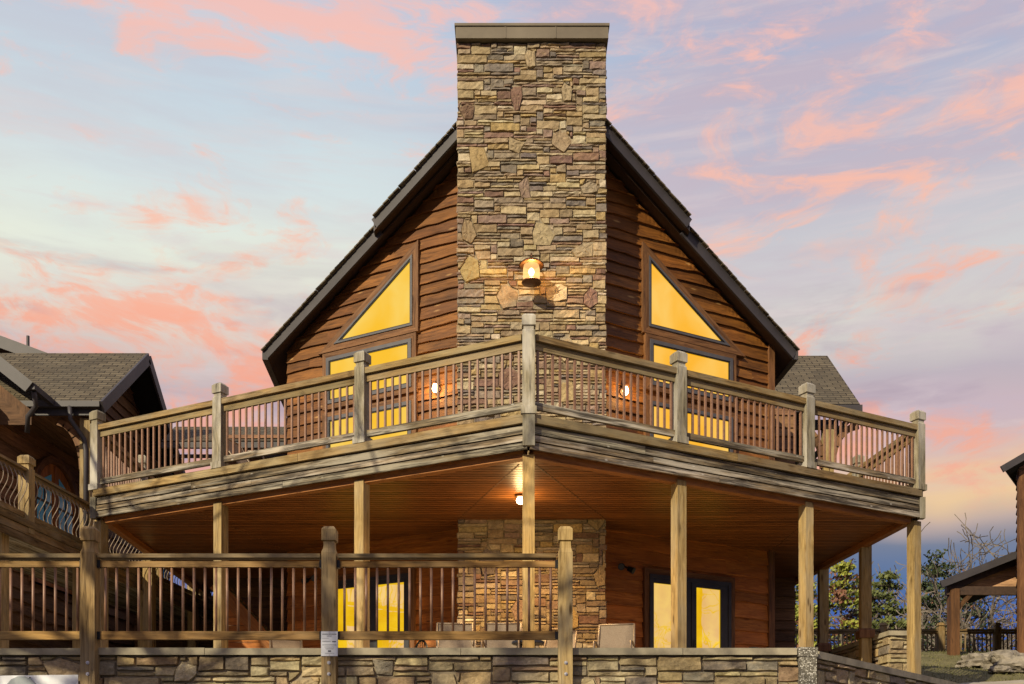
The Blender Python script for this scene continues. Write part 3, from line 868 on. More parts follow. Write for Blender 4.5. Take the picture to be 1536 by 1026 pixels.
for E, X, S0 in ((EL, CHX0, RS[0]), (ER, CHX1, RS[1])):
    rb = AP + RD * (CHB - AP.y)
    a = [S0 + Vector((0, .06, 0)), E + Vector((0, .06, 0)), E + BK, AP + BK, rb, on_roof(X, CHB)]
    sf.prism([up(p, -.20) for p in a], (0, 0, -.05))
    Sx = AP + (E - AP) * STEP
    a = [S0 + OV, Sx + OV, Sx + Vector((0, .1, 0)), S0 + Vector((0, .1, 0))]
    sf.prism([up(p, -.135) for p in a], (0, 0, -.04))
sf.build('soffit', 'soffit', lodge)

# --- chimney
CX0, CX1, CY0, CY1 = -.987, 1.707, 18.6, 20.15
ck = MB()
ck.box(CX0 + .05, CX1 - .05, CY0 + .06, CY1, ZT - .3, 13.42, tint=(1, 1, 1))
chim = ck.build('chimney', 'mortar', lodge)
cs_ = MB()
masonry(cs_, (CX0, CY0 + .06, ZT - .1), (1, 0, 0), (0, -1, 0), CX1 - CX0, 13.44 - ZT + .1, (.060, .054), 11, PAL_CH, (.016, .046), 9, 3, 300, ((4, 8), (6, 11)), .005, .013, 2, (11, 14))
masonry(cs_, (CX0 + .05, CY1, ZT - .1), (0, -1, 0), (-1, 0, 0), CY1 - CY0 - .06, 13.44 - ZT + .1, (.060, .054), 12, PAL_CH, (.02, .055), 9, 3, 30, ((4, 7), (5, 9)), .007, .009)
masonry(cs_, (CX1 - .05, CY0 + .06, ZT - .1), (0, 1, 0), (1, 0, 0), CY1 - CY0 - .06, 13.44 - ZT + .1, (.060, .054), 14, PAL_CH, (.02, .055), 9, 3, 30, ((4, 7), (5, 9)), .007, .009)
cs_.build('stonework', 'ledge_stone', chim)
cc = MB()
cc.box(-1.02, 1.745, 18.53, 20.2, 13.45, 13.66, tint=(1, 1, 1))
cc.box(-1.04, 1.765, 18.51, 20.22, 13.664, 13.71, tint=(.8, .8, .8))
for xx in (-.12, .79):
    cc.box(xx - .012, xx + .012, 18.522, 18.53, 13.45, 13.66, tint=(.7, .7, .7))
cc.build('chimney_cap', 'cap_metal', chim)

# --- windows: upper left, upper right
def rect_from(w, x0, x1, z0, z1):
    u0, u1 = w.fp(x0, 600)[0], w.fp(x1, 600)[0]
    return [(min(u0, u1), z0), (max(u0, u1), z0), (max(u0, u1), z1), (min(u0, u1), z1)]
for w, tri, rx, rows, pm in (
        (WLft, ((513, 514.5), (621, 489), (621, 392)), (499, 617.4), ((617.4, 517.4, 578.7), (617.4, 610, 665)), 'lit_pane'),
        (WRgt, ((970.6, 394), (970.6, 490.6), (1082, 516.7)), (974, 1089), ((974, 518.4, 575), (974, 610, 662)), 'lit_pane_amber')):
    a, b, c = [w.fp(*p) for p in tri]
    if w is WLft: a = (a[0], b[1])
    else: c = (c[0], b[1])
    make_window(lodge, w, [a, b, c], .038, .13, pm, name='gable_window')
    for (x, yt, yb) in rows:
        zt, zb = w.fp(x, yt)[1], w.fp(x, yb)[1]
        make_window(lodge, w, rect_from(w, rx[0], rx[1], zb, zt), .07, .10, pm)

# --- glazed double doors on the terrace
for w, xo, xs, zt_at, pm in ((WLft, (619, 497), ((611, 570.6), (545.5, 506)), (612, 862), 'lit_door_pane'), (WRgt, (969, 1090.5), ((975.3, 1013), (1039, 1075.4)), (969, 862.3), 'lit_door_pane')):
    ua, ub = sorted((w.fp(xo[0], 900)[0], w.fp(xo[1], 900)[0]))
    zt = w.fp(*zt_at)[1]
    outer = [(ua, ZT + .02), (ub, ZT + .02), (ub, zt), (ua, zt)]
    mb = MB(); ring(mb, w, outer, inset(outer, .07), .14, .0, 1)
    door = mb.build('double_door', 'charcoal_frame', lodge)
    tm = MB(); ring(tm, w, inset(outer, -.11), inset(outer, .004), .115, 0); tm.build('trim', 'trim_brown', door)
    um = (ua + ub) / 2
    for k, (xa, xb) in enumerate(xs):
        pa, pb = sorted((w.fp(xa, 900)[0], w.fp(xb, 900)[0]))
        zp = w.fp(xa, 876 if k == 0 else 882)[1]
        zp = w.fp(610, 874.6)[1] if w is WLft else w.fp(975.3, 875.6)[1]
        lo, hi = (ua + .06, um - .01) if (pa + pb) / 2 < um else (um + .01, ub - .06)
        fr = MB(); pane = [(pa, ZT + .30), (pb, ZT + .30), (pb, zp), (pa, zp)]
        o2 = [(lo, ZT + .06), (hi, ZT + .06), (hi, zt - .06), (lo, zt - .06)]
        ring(fr, w, o2, pane, .125, .02, 1); fr.build('door_leaf', 'charcoal_frame', door)
        gp = MB(); gp.face([w.pt(u, z, .098) for u, z in pane], [(u, z, 0) for u, z in pane]); gp.build('pane', pm, door)
    hd = MB(); hd.bar(w.pt(um + .07, 2.5, .15), w.pt(um + .07, 2.78, .15), .025, .03); hd.build('door_handle', 'black_metal', door)

# --- rear wings of the lodge seen past its corners
wg = MB()
wr = Wall((5.0, 24.0), (1, 0), (0, -1)); siding(wg, wr, 0, 1.62, ZT, 8.8, seed=41, h=.25)
wr2 = Wall((6.6, 24.0), (0, 1), (1, 0)); siding(wg, wr2, 0.05, 5, ZT, 8.8, seed=43, h=.25)
wl_ = Wall((-4.6, 24.0), (-1, 0), (0, -1)); siding(wg, wl_, 0, 2.1, ZT, 8.1, seed=42, h=.25)
wl2 = Wall((-6.7, 24.0), (0, 1), (-1, 0)); siding(wg, wl2, .05, 5, ZT, 8.1, seed=44, h=.25)
wg.build('wing_wall', 'dark_siding', lodge)
def shingle_slab(mb, a, b, c, d, th=.1):
    """a,b eave (left to right); c,d ridge; gc runs along eave / up the slope"""
    a, b, c, d = map(Vector, (a, b, c, d))
    ex = (b - a).normalized(); n = (b - a).cross(d - a).normalized()
    if n.z < 0: n = -n
    ey = n.cross(ex).normalized()
    if (d - a).dot(ey) < 0: ey = -ey
    G = lambda p: ((p - a).dot(ex) + 3.1, (p - a).dot(ey), 0)
    top = [a, b, c, d]; bot = [p - n * th for p in top]
    mb.face(top, [G(p) for p in top]); mb.face(list(reversed(bot)), [(0, 0, 0)] * 4)
    for i in range(4):
        j = (i + 1) % 4
        mb.face([top[i], bot[i], bot[j], top[j]], [(0, .005, 0)] * 4, (.5, .5, .5))
wr_ = MB()
re0, re1 = px(1140, 606, 24.0), px(1290, 606, 24.0)
rr0, rr1 = px(1140, 533.5, 26.6), px(1241, 533.5, 26.6)
rr1.x = re1.x - .0
rr1 = px(1241, 533.5, 26.6)
shingle_slab(wr_, re0, re1, rr1, rr0, .08)
bk1 = Vector((re1.x, 29.2, re1.z)); bk0 = Vector((re0.x, 29.2, re0.z))
shingle_slab(wr_, bk1, bk0, rr0, rr1, .08)
wr_.build('wing_roof', 'shingle_tan', lodge)
wf = MB()
wf.bar(re0 + Vector((0, .02, -.11)), re1 + Vector((.05, .02, -.11)), .10, .17, tint=(1, 1, 1))
wf.bar(re0 + Vector((0, .55, -.30)), re1 + Vector((-.35, .55, -.30)), .16, .20, tint=(.8, .8, .8))
wf.bar(re1 + Vector((-.02, .0, -.10)), bk1 + Vector((-.02, 0, -.10)), .05, .16, tint=(1, 1, 1))
wf.build('wing_gutter', 'fascia_metal', lodge)
wp = MB()
pX = px(1241, 700, 24.5).x
wp.bar((pX, 24.5, 5.2), (pX, 24.5, re0.z - .35), .24, .24)
wp.build('wing_post', 'pine_post', lodge)
wbk = MB()
for e in (-1, 1):
    prevp = None
    pts = []
    for k in range(7):
        t = k / 6 * math.pi / 2
        pts.append(Vector((pX + e * (.10 + .62 * (1 - math.cos(t))), 24.5, re0.z - 1.35 + 1.0 * math.sin(t))))
    for a, b in zip(pts, pts[1:]): wbk.bar(a, b + (b - a) * .1, .10, .15)
wbk.build('wing_bracket', 'dark_siding', lodge)
wp2 = MB()
le0, le1 = px(243, 661, 23.6), px(440, 661, 23.6)
lr0, lr1 = px(262, 640, 26.8), px(440, 640, 26.8)
shingle_slab(wp2, le0, le1, lr1, lr0, .09)
wp2.build('porch_roof', 'shingle_tan', lodge)
wf = MB()
wf.bar(le0 + Vector((0, .0, -.11)), le1 + Vector((0, .0, -.11)), .10, .13, tint=(1.6, 1.4, 1.2))
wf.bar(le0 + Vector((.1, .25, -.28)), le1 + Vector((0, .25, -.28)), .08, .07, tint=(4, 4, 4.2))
wf.build('porch_gutter', 'fascia_metal', lodge)
wp = MB()
for xx in (268, 330): q = px(xx, 700, 24.0); wp.bar((q.x, 24.0, 5.2), (q.x, 24.0, le0.z - .3), .16, .16)
wp.build('porch_post', 'trim_brown', lodge)

# ================================================================== WRAP-ROUND DECK
C2 = Vector((.238, 14.63)); L2 = Vector((-7.475, 18.43)); R2 = Vector((7.32, 18.43))
SD = Vector((-.07, 1.0)).normalized()
LB2, RB2 = L2 + Vector((-.045, 1)).normalized() * 7.6, R2 + Vector((-.087, 1)).normalized() * 7.6
deck = thing('deck', 'wrap-round upper timber deck on square posts, pointed at its front corner', 'deck', (C2.x, C2.y, ZT))
def outn(a, b):
    d = (b - a).normalized(); n = Vector((d.y, -d.x))
    return n if n.dot((a + b) / 2 - Vector((0, 22))) > 0 else -n
edges = [(C2, L2), (C2, R2), (L2, LB2), (R2, RB2)]
fl = MB()
fl.prism([(p.x, p.y, 5.22) for p in (C2, R2, RB2, LB2, L2)], (0, 0, -.06))
fl.build('floor', 'weathered_timber', deck)
fa = MB(); ns = MB(); ob_ = MB()
for (a, b) in edges:
    d = (b - a); L = d.length; d.normalize(); n = outn(a, b)
    V = lambda t, o, z: Vector((a.x + d.x * t + n.x * o, a.y + d.y * t + n.y * o, z))
    nb = max(2, round(L / 4.2))
    for zlo, zhi, o in ((4.972, 5.090, .012), (4.860, 4.945, .026), (4.735, 4.832, .040)):
        cuts = [0] + sorted(rnd.uniform(.15, .85) * L for _ in range(nb - 1)) + [L]
        for c0, c1 in zip(cuts, cuts[1:]):
            if c1 - c0 < .3: continue
            fa.bar(V(c0 + .002, o, (zlo + zhi) / 2), V(c1 - .002, o, (zlo + zhi) / 2), .035, zhi - zlo)
    for c0, c1 in ((0, L * .47), (L * .47, L)):
        ns.bar(V(c0 + .003, .015, 5.172), V(c1 - .003, .015, 5.172), .13, .125)
    ob_.bar(V(.12, -.14, 4.71), V(L - .12, -.14, 4.71), .14, .11)
fa.build('fascia', 'weathered_timber', deck)
ns.build('edge_board', 'rail_timber', deck)
ob_.build('rim_beam', 'orange_beam', deck)
ce = MB()
y = 14.75
def xr(poly, y):
    xs = []
    for p, q in zip(poly, poly[1:] + poly[:1]):
        if (p.y - y) * (q.y - y) < 0: xs.append(p.x + (q.x - p.x) * (y - p.y) / (q.y - p.y))
    return (min(xs), max(xs)) if len(xs) >= 2 else None
poly = [C2, R2, RB2, LB2, L2]
while y < 25.6:
    ya, yb = y, y + .125
    A, B = xr(poly, ya), xr(poly, yb - .018)
    if A and B:
        for f0, f1 in ((0, .5), (.5, 1)):
            k = rnd.uniform(.80, 1.15); go = rnd.uniform(0, 50); tint = (k, k, k)
            a0, a1 = A[0] + (A[1] - A[0]) * f0, A[0] + (A[1] - A[0]) * f1
            b0, b1 = B[0] + (B[1] - B[0]) * f0, B[0] + (B[1] - B[0]) * f1
            pts = [(a0, ya, 4.76), (a1, ya, 4.76), (b1, yb - .018, 4.76), (b0, yb - .018, 4.76)]
            ce.face(pts, [(p[0] + go, p[1], 0) for p in pts], tint)
            pts = [(b0, yb - .018, 4.76), (b1, yb - .018, 4.76), (b1, yb - .018, 4.80), (b0, yb - .018, 4.80)]
            ce.face(pts, [(p[0] + go, p[1], 0) for p in pts], (.3, .3, .3))
    y += .125
ce.prism([(p.x, p.y, 4.86) for p in poly], (0, 0, -.05), (.35, .35, .35))
ce.build('ceiling', 'ceiling_board', deck)
for q0, q1 in (((.1, 15.4), (-.98, 18.6)), ((.36, 15.4), (1.7, 18.6)), ((-5.6, 18.0), (-4.64, 21.2)), ((5.4, 18.0), (5.35, 21.2))):
    sm_ = MB(); sm_.bar((q0[0], q0[1], 4.759), (q1[0], q1[1], 4.759), .022, .006); sm_.build('seam_batten', 'trim_brown', deck)

UP_PROF = [(5.23, .112), (5.335, .112), (5.345, .090), (6.42, .090), (6.44, .074), (6.487, .074), (6.495, .098), (6.625, .098), (6.665, .060)]
def wing_pts(a, b, n): return [a + (b - a) * (k / n) for k in range(n + 1)]
def railing_bay(parent, A, B, half, zcap, zrail, zbot, nb, bmesh_, mats, sec='railing_section'):
    """zcap/zrail/zbot = (low, high) of the three rails; balusters between bottom rail and top rail"""
    d = (B - A); L = d.length; d.normalize()
    a, b = A + d * half, B - d * half
    P = lambda q, z: Vector((q.x, q.y, z))
    m = MB(); m.bar(P(a, sum(zcap) / 2), P(b, sum(zcap) / 2), .15, zcap[1] - zcap[0])
    s = m.build(sec, mats[0], parent)
    m = MB(); m.bar(P(a, sum(zrail) / 2), P(b, sum(zrail) / 2), .05, zrail[1] - zrail[0]); m.build('top_rail', mats[1], s)
    m = MB(); m.bar(P(a, sum(zbot) / 2), P(b, sum(zbot) / 2), .06, zbot[1] - zbot[0]); m.build('bottom_rail', mats[2], s)
    for k in range(nb):
        q = a + (b - a) * ((k + .5) / nb)
        sub('baluster', bmesh_, s, P(q, zbot[1] - .01), math.atan2(d.y, d.x))
    return s
bal = MB(); bal.bar((0, 0, 0), (0, 0, .76), .030, .030, up=(0, 1, 0), tint=(1, 1, 1))
BAL = bal.mesh('baluster', 'baluster_metal', Vector((0, 0, 0)))
rl = {}
for nm, (a, b), k in (('l', (C2, L2), 3), ('r', (C2, R2), 3), ('sl', (L2, LB2), 3), ('sr', (R2, RB2), 3)):
    n = outn(a, b)
    ins_ = -.02
    pts = [p + n * ins_ for p in wing_pts(a, b, k)]
    if nm in 'lr': pts[0] = C2 + Vector((0, .02))
    if nm == 'l': pL = pts[-1]
    if nm == 'r': pR = pts[-1]
    if nm == 'sl': pts[0] = pL
    if nm == 'sr': pts[0] = pR
    ang = math.atan2((b - a).y, (b - a).x)
    for i, p in enumerate(pts):
        if i == 0 and nm != 'l': continue
        m = MB()
        m.sqloft(UP_PROF, p.x, p.y, 0 if (i == 0) else ang)
        po = m.build('railing_post', 'grey_post', deck)
    for i in range(k):
        railing_bay(deck, pts[i], pts[i + 1], .085, (6.30, 6.39), (6.185, 6.29), (5.335, 5.435), 20 if nm in 'lr' else 17, BAL, ('rail_timber', 'rail_timber', 'weathered_timber'))
tb = MB(); tb.bar((C2.x, C2.y - .045, 4.78), (C2.x, C2.y - .045, 5.225), .175, .06, up=(0, 1, 0)); tb.build('corner_trim', 'grey_post', deck)
for p, e in ((R2, 1), (L2, -1)):
    tb = MB(); tb.bar((p.x + e * .045, p.y - .01, 4.72), (p.x + e * .045, p.y - .01, 5.10), .10, .12, up=(0, 1, 0), tint=(.55, .54, .52)); tb.build('corner_trim', 'grey_post', deck)
# support posts below
for nm, (a, b) in (('l', (C2, L2)), ('r', (C2, R2))):
    n = outn(a, b); ang = math.atan2((b - a).y, (b - a).x)
    for i, p in enumerate(wing_pts(a, b, 3)):
        if i == 0:
            if nm == 'r': continue
            q = C2 + Vector((0, .18)); ang_ = 0
        else: q = p - n * .13 + (b - a).normalized() * (.085 if i < 3 else .03); ang_ = ang
        m = MB(); m.sqloft([(ZT - .05, .086), (4.70, .086)], q.x, q.y, ang_, tint=(1.45, 1.30, 1.0) if i == 0 else None); m.build('support_post', 'pine_post', deck)  # centre post: golden lamp glow put into its brighter tint
for (a, d, ys) in ((L2, Vector((-.045, 1)), (21.2, 24.6)), (R2, Vector((-.087, 1)), (20.45, 22.6))):
    for yy in ys:
        q = a + d * (yy - a.y); q.x -= .09 * (1 if q.x > 0 else -1)
        m = MB(); m.sqloft([(ZT - .05, .10), (4.70, .10)], q.x, q.y, -.05); m.build('support_post', 'pine_post', deck)
        if q.x > 0:
            m = MB(); m.sqloft([(2.85, .15), (3.0, .15), (3.04, .115)], q.x, q.y, -.05); m.build('post_collar', 'trim_brown', deck)

st = thing('staircase', 'boarded timber stair descending to the right under the left end of the deck', 'stairs', (-5.4, 21.2, ZT))
YS = 21.0
def sp3(x, y, o=0.0): q = px(x, y, YS); return Vector((q.x, YS + o, q.z))
zl = lambda x: (HY - (886 + (x - 338) * 1.085)) * YS / F
m = MB()
x0_, x1_ = px(322, 900, YS).x, px(428, 900, YS).x
pxl = lambda X: X * F / YS + CX
zz = ZT
while zz < 4.2:
    xe = x0_
    # each board is cut to the slope of the stringer
    for q in range(200):
        X = x0_ + (x1_ - x0_) * q / 199
        if zl(pxl(X)) - .12 > zz + .06: xe = X
    if xe > x0_ + .05: m.bar((x0_, YS + .03, zz + .085), (xe, YS + .03, zz + .085), .03, .155)
    zz += .17
m.build('side_board', 'siding_red', st)
A_, B_ = Vector((x0_, YS, zl(322) - .10)), Vector((x1_, YS, zl(428) - .10))
m = MB(); m.bar(A_, B_, .05, .26); m.build('stringer', 'orange_beam', st)
m = MB(); m.bar(A_ + Vector((0, .95, 0)), B_ + Vector((0, .95, 0)), .05, .26); m.build('stringer', 'orange_beam', st)
nst = 10
for k in range(nst):
    c_ = A_ + (B_ - A_) * ((k + .5) / nst)
    m = MB(); m.box(c_.x - .13, c_.x + .13, YS + .03, YS + .92, c_.z + .02, c_.z + .06); m.build('tread', 'rail_timber', st)

# ================================================================== RETAINING WALL
rw = thing('retaining_wall', 'mortared fieldstone retaining wall with smooth stone coping below the terrace', 'wall', (0, 12.1, GZ))
XC0, XC1 = -9.0, 3.36
k_ = MB(); k_.box(XC0, XC1 + .1, 12.075, 12.5, GZ, 1.475, tint=(1, 1, 1))
k_.prism([(XC1 + .25, 12.2, GZ), (XC1 + .25 + WLD.x * 9, 12.2 + WLD.y * 9, GZ), (XC1 + WLD.x * 9 - .1, 12.45 + WLD.y * 9, GZ), (XC1 - .05, 12.5, GZ)], (0, 0, 3.07))
k_.build('mortar_core', 'mortar', rw)
ms = MB()
masonry(ms, (XC0, 12.075, GZ), (1, 0, 0), (0, -1, 0), XC1 - XC0, 1.478 - GZ, (.075, .062), 21, PAL_WALL, (.025, .058), 9, 3, 300, ((4, 8), (4, 7)), .008, .010, 3, (11, 6))
ms.build('front_stonework', 'ledge_stone', rw)
ms = MB()
nW = Vector((WLD.y, -WLD.x, 0))
masonry(ms, (XC1 + .25, 12.2, GZ), (WLD.x, WLD.y, 0), nW, 9, 1.46 - GZ, (.075, .062), 23, PAL_WALL, (.025, .058), 9, 3, 200, ((4, 8), (4, 7)), .008, .010, 3, (11, 6))
ms.build('side_stonework', 'ledge_stone', rw)
cp = MB()
xs = [XC0, -6.2, -4.98, -3.6, -2.10, -.6, .67, 2.0, XC1 - .02]
for a, b in zip(xs, xs[1:]):
    cp.box(a + .003, b - .003, 11.985, 12.5, 1.482, 1.562 + rnd.uniform(-.003, .003))
q0 = Vector((XC1 + .22, 12.16, 1.50)); 
for t0, t1 in ((0.0, 1.6), (1.6, 3.3), (3.3, 5.0), (5.0, 7.0), (7, 9)):
    A = q0 + Vector((WLD.x, WLD.y, 0)) * (t0 + .03) - nW * .15; B = q0 + Vector((WLD.x, WLD.y, 0)) * (t1 + .026) - nW * .15
    cp.bar(A, B, .42, .085)
cp.build('coping', 'cap_stone', rw)
pc = MB(); pc.sqloft([(GZ, .10), (1.455, .10), (1.46, .112), (1.57, .112)], XC1 + .105, 12.08, 0.0)
pc.build('corner_pillar', 'pebble_concrete', rw)

# ================================================================== TERRACE RAILING (front)
tr = thing('terrace_railing', 'front timber railing with notched posts bolted to the stone wall', 'railing', (-2, 11.97, GZ))
bal = MB(); bal.tube([(0, 0, 0), (0, 0, .77)], .0155, 8)
BAL2 = bal.mesh('baluster', 'baluster_metal', Vector((0, 0, 0)), True)
FP = [(GZ, .083), (2.66, .083), (2.71, .066), (2.745, .062), (2.79, .062), (2.80, .083), (2.93, .083), (2.965, .055)]
pxs = [(-230 - CX) * 11.87 / F, (131 - CX) * 11.87 / F, (492.7 - CX) * 11.87 / F, (848.3 - CX) * 11.87 / F]
for i, X in enumerate(pxs):
    m = MB(); m.sqloft(FP, X, 11.955, 0)
    po = m.build('railing_post', 'pine_post' if i == 3 else 'front_post', tr)
    for z in (1.375, 1.245):
        bm_ = MB()
        bm_.tube([(X + .004, 11.876, z), (X + .004, 11.862, z)], [.022, .020], 12)
        bm_.tube([(X + .004, 11.866, z), (X + .004, 11.850, z)], [.011, .009], 8)
        bm_.build('bolt', 'zinc', po)
for i in range(3):
    s = railing_bay(tr, Vector((pxs[i], 11.975)), Vector((pxs[i + 1], 11.975)), .105 if i else .09, (2.602, 2.648), (2.502, 2.570), (1.655, 1.752), 20, BAL2, ('rail_timber', 'front_rail', 'front_rail'))
    for X, e in ((pxs[i], 1), (pxs[i + 1], -1)):
        for z in (2.536, 1.703):
            bk_ = MB(); a_, b_ = sorted((X + e * .083, X + e * .118)); bk_.box(a_, b_, 11.935, 12.0, z - .045, z + .045, tint=(1, 1, 1))
            bk_.build('bracket', 'black_metal', s)

# ================================================================== NEIGHBOURING LODGE (left)
ND = Vector((.0794, 1.0)).normalized()
nb_ = thing('neighbouring_lodge', 'dark timber lodge on the left with shingled gable roof and arched door', 'house', (-10.8, 23.5, ZT))
NW = Wall((-10.8 + .0794 * (17 - 20.6), 17.0), ND, (ND.y, -ND.x))
m = MB(); siding(m, NW, 3.75, 13, ZT - .5, 7.85, seed=61, h=.29, amp=.045); m.build('wall', 'dark_siding', nb_)
q = NW.pt(3.75, 0); m = MB(); siding(m, Wall((q.x, q.y), (-1, 0), (0, -1)), 0, 9, ZT - .5, 7.85, seed=62, h=.29); m.build('front_wall', 'dark_siding', nb_)
q = NW.pt(13, 0)
m = MB(); w2 = Wall((q.x - 1.2, q.y + .3), (-1, 0), (0, -1)); m.face([(q.x, q.y, ZT), (q.x, q.y, 7.8), (q.x - 8, q.y + .5, 7.8), (q.x - 8, q.y + .5, ZT)], [(0, 0, 0), (0, 7, 0), (8, 7, 0), (8, 0, 0)], (.5, .5, .5)); m.build('back_wall', 'dark_siding', nb_)
m = MB(); siding(m, Wall((-13, 27.7), (1, 0), (0, -1)), 0, 6.6, ZT - .2, 5.0, seed=68, h=.27); m.build('rear_wall', 'dark_siding', nb_)
# main roof
XE = -8.6
ez_ = 7.97; rz_ = 10.12
m = MB()
shingle_slab(m, (-20, 21.5, ez_), (XE, 21.5, ez_), (XE, 24.2, rz_), (-20, 24.2, rz_), .10)
shingle_slab(m, (XE, 26.9, ez_), (-20, 26.9, ez_), (-20, 24.2, rz_), (XE, 24.2, rz_), .10)
m.build('roof', 'shingle_tan', nb_)
for ya, yb in ((21.45, 24.2), (26.95, 24.2)):
    m = MB(); d = (Vector((XE, yb, rz_)) - Vector((XE, ya, ez_))).normalized()
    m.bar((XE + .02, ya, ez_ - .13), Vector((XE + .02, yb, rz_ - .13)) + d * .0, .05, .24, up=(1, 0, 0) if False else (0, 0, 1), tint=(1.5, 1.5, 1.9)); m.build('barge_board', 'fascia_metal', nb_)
m = MB(); m.bar((-20, 21.44, ez_ - .08), (XE - .02, 21.44, ez_ - .08), .12, .12, tint=(1.5, 1.35, 1.2)); m.build('gutter', 'fascia_metal', nb_)
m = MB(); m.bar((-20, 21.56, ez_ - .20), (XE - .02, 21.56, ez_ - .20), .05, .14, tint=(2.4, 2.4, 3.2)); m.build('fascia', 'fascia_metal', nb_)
# gable end wall and the slatted porch soffit
m = MB(); gw = Wall((XE - .65, 21.9), (0, 1), (1, 0))
siding(m, gw, 0, 4.7, 7.9, 10.2, ztop=lambda u: rz_ - .12 - abs(u + 21.9 - 24.2) * .80, seed=66, h=.25); m.build('gable_wall', 'dark_siding', nb_)
m = MB()
for k in range(22):
    xx = XE - .12 - k * .155
    m.bar((xx, 21.6, ez_ - .24), (xx + .1, 26.8, ez_ - .24), .145, .02)
m.build('porch_soffit', 'dark_siding', nb_)
pp = px(130.5, 700, 21.75)
m = MB(); m.sqloft([(ZT, .11), (ez_ - .3, .11)], pp.x, 21.75, 0); m.build('porch_post', 'pine_post', nb_)
m = MB()
pts = [Vector((pp.x - .08 - .55 * (1 - math.cos(k / 6 * 1.5)), 21.75, ez_ - 1.35 + 1.0 * math.sin(k / 6 * 1.5))) for k in range(7)]
for a, b in zip(pts, pts[1:]): m.bar(a, b + (b - a) * .1, .09, .14)
m.build('bracket', 'trim_brown', nb_)
m = MB(); dx = pp.x - .16
m.tube([(dx - .06, 21.42, ez_ - .12), (dx - .06, 21.44, ez_ - .38), (dx + .16, 21.6, ez_ - .75), (dx + .19, 21.62, ez_ - 1.0), (dx + .19, 21.62, 4.4)], .05, 8); m.build('downspout', 'fascia_metal', nb_, smooth=True)
# nearer gable whose lower corner shows at the left edge
m = MB()
gx, gy, gz = px(45, 574, 20.5)
shingle_slab(m, (gx, 24.5, gz), (gx, gy, gz), (gx - 4, gy, gz + 3.2), (gx - 4, 24.5, gz + 3.2), .10)
m.build('dormer_roof', 'shingle_tan', nb_)
m = MB(); m.bar((gx, gy - .02, gz - .1), (gx - 4, gy - .02, gz + 3.1), .06, .24, tint=(1.2, 1.05, .95)); m.build('barge_board', 'fascia_metal', nb_)
m = MB(); m.bar((gx + .04, gy, gz - .07), (gx + .04, 24.4, gz - .07), .10, .12, tint=(1.2, 1.05, .95)); m.build('gutter', 'fascia_metal', nb_)
m = MB(); m.tube([(gx + .03, gy + .1, gz - .14), (gx - .02, gy + .3, gz - .36), (gx - .28, gy + .5, gz - .5), (gx - .34, gy + .6, gz - .8)], .05, 8); m.build('downspout', 'fascia_metal', nb_, smooth=True)
m = MB(); m.face([(gx - .3, gy + .7, gz - .6), (gx - .3, gy + .7, gz - .3), (gx - 4, gy + .7, gz + 2.7), (gx - 4, gy + .7, gz - .6)], [(0, 0, 0), (.5, 0, 0), (4, 3, 0), (4, 0, 0)], (.6, .6, .6)); m.build('dormer_wall', 'dark_siding', nb_)
# taller roof behind
m = MB()
a = px(70, 531, 30); b_ = px(-60, 483, 30)
shingle_slab(m, (a.x, 40, a.z), (a.x, 30, a.z), (b_.x, 30, b_.z), (b_.x, 40, b_.z), .12); m.build('upper_roof', 'shingle_tan', nb_)
m = MB(); m.bar((a.x, 29.95, a.z - .16), (b_.x, 29.95, b_.z - .16), .06, .34, tint=(1.2, 1.05, .95)); m.build('barge_board', 'fascia_metal', nb_)
m = MB(); m.face([(a.x - .3, 30.6, ZT), (a.x - .3, 30.6, a.z), (b_.x, 30.6, b_.z), (b_.x, 30.6, ZT)], [(0, 0, 0), (0, 10, 0), (4, 11, 0), (4, 0, 0)], (.6, .6, .6)); m.build('upper_wall', 'dark_siding', nb_)
v = px(42, 518, 30.5); m = MB(); m.tube([(v.x, 30.5, v.z - .3), (v.x, 30.5, v.z + .28)], .045, 8); m.build('vent_pipe', 'fascia_metal', nb_)
# arched double door
zd0 = 4.40
u0, u1 = NW.fp(45, 700)[0], NW.fp(108, 700)[0]; uc = (u0 + u1) / 2; hw = (u1 - u0) / 2
def arch(hw_, ztop, zs, n=14, z0=zd0):
    pts = [(uc - hw_, z0), (uc + hw_, z0)]
    for k in range(n + 1):
        t = math.pi * k / n
        pts.append((uc + hw_ * math.cos(t), zs + (ztop - zs) * math.sin(t)))
    return pts
def arch_ring(mb, ho, hi, zto, zti, of, ob):
    o, i_ = arch(ho, zto, 6.3), arch(hi, zti, 6.3)
    ring(mb, NW, o, i_, of, ob, 1)
m = MB(); arch_ring(m, hw + .16, hw, 7.42, 7.26, .16, .02); dr = m.build('arched_door', 'trim_brown', nb_)
m = MB(); p = arch(hw, 7.26, 6.3); m.face([NW.pt(u, z, .07) for u, z in p], [(z, u, 0) for u, z in p]); m.build('door_leaf', 'door_timber', dr)
m = MB(); m.bar(NW.pt(uc, zd0, .085), NW.pt(uc, 7.22, .085), .09, .05, up=(NW.n.x, NW.n.y, 0)); m.build('meeting_stile', 'door_timber', dr)
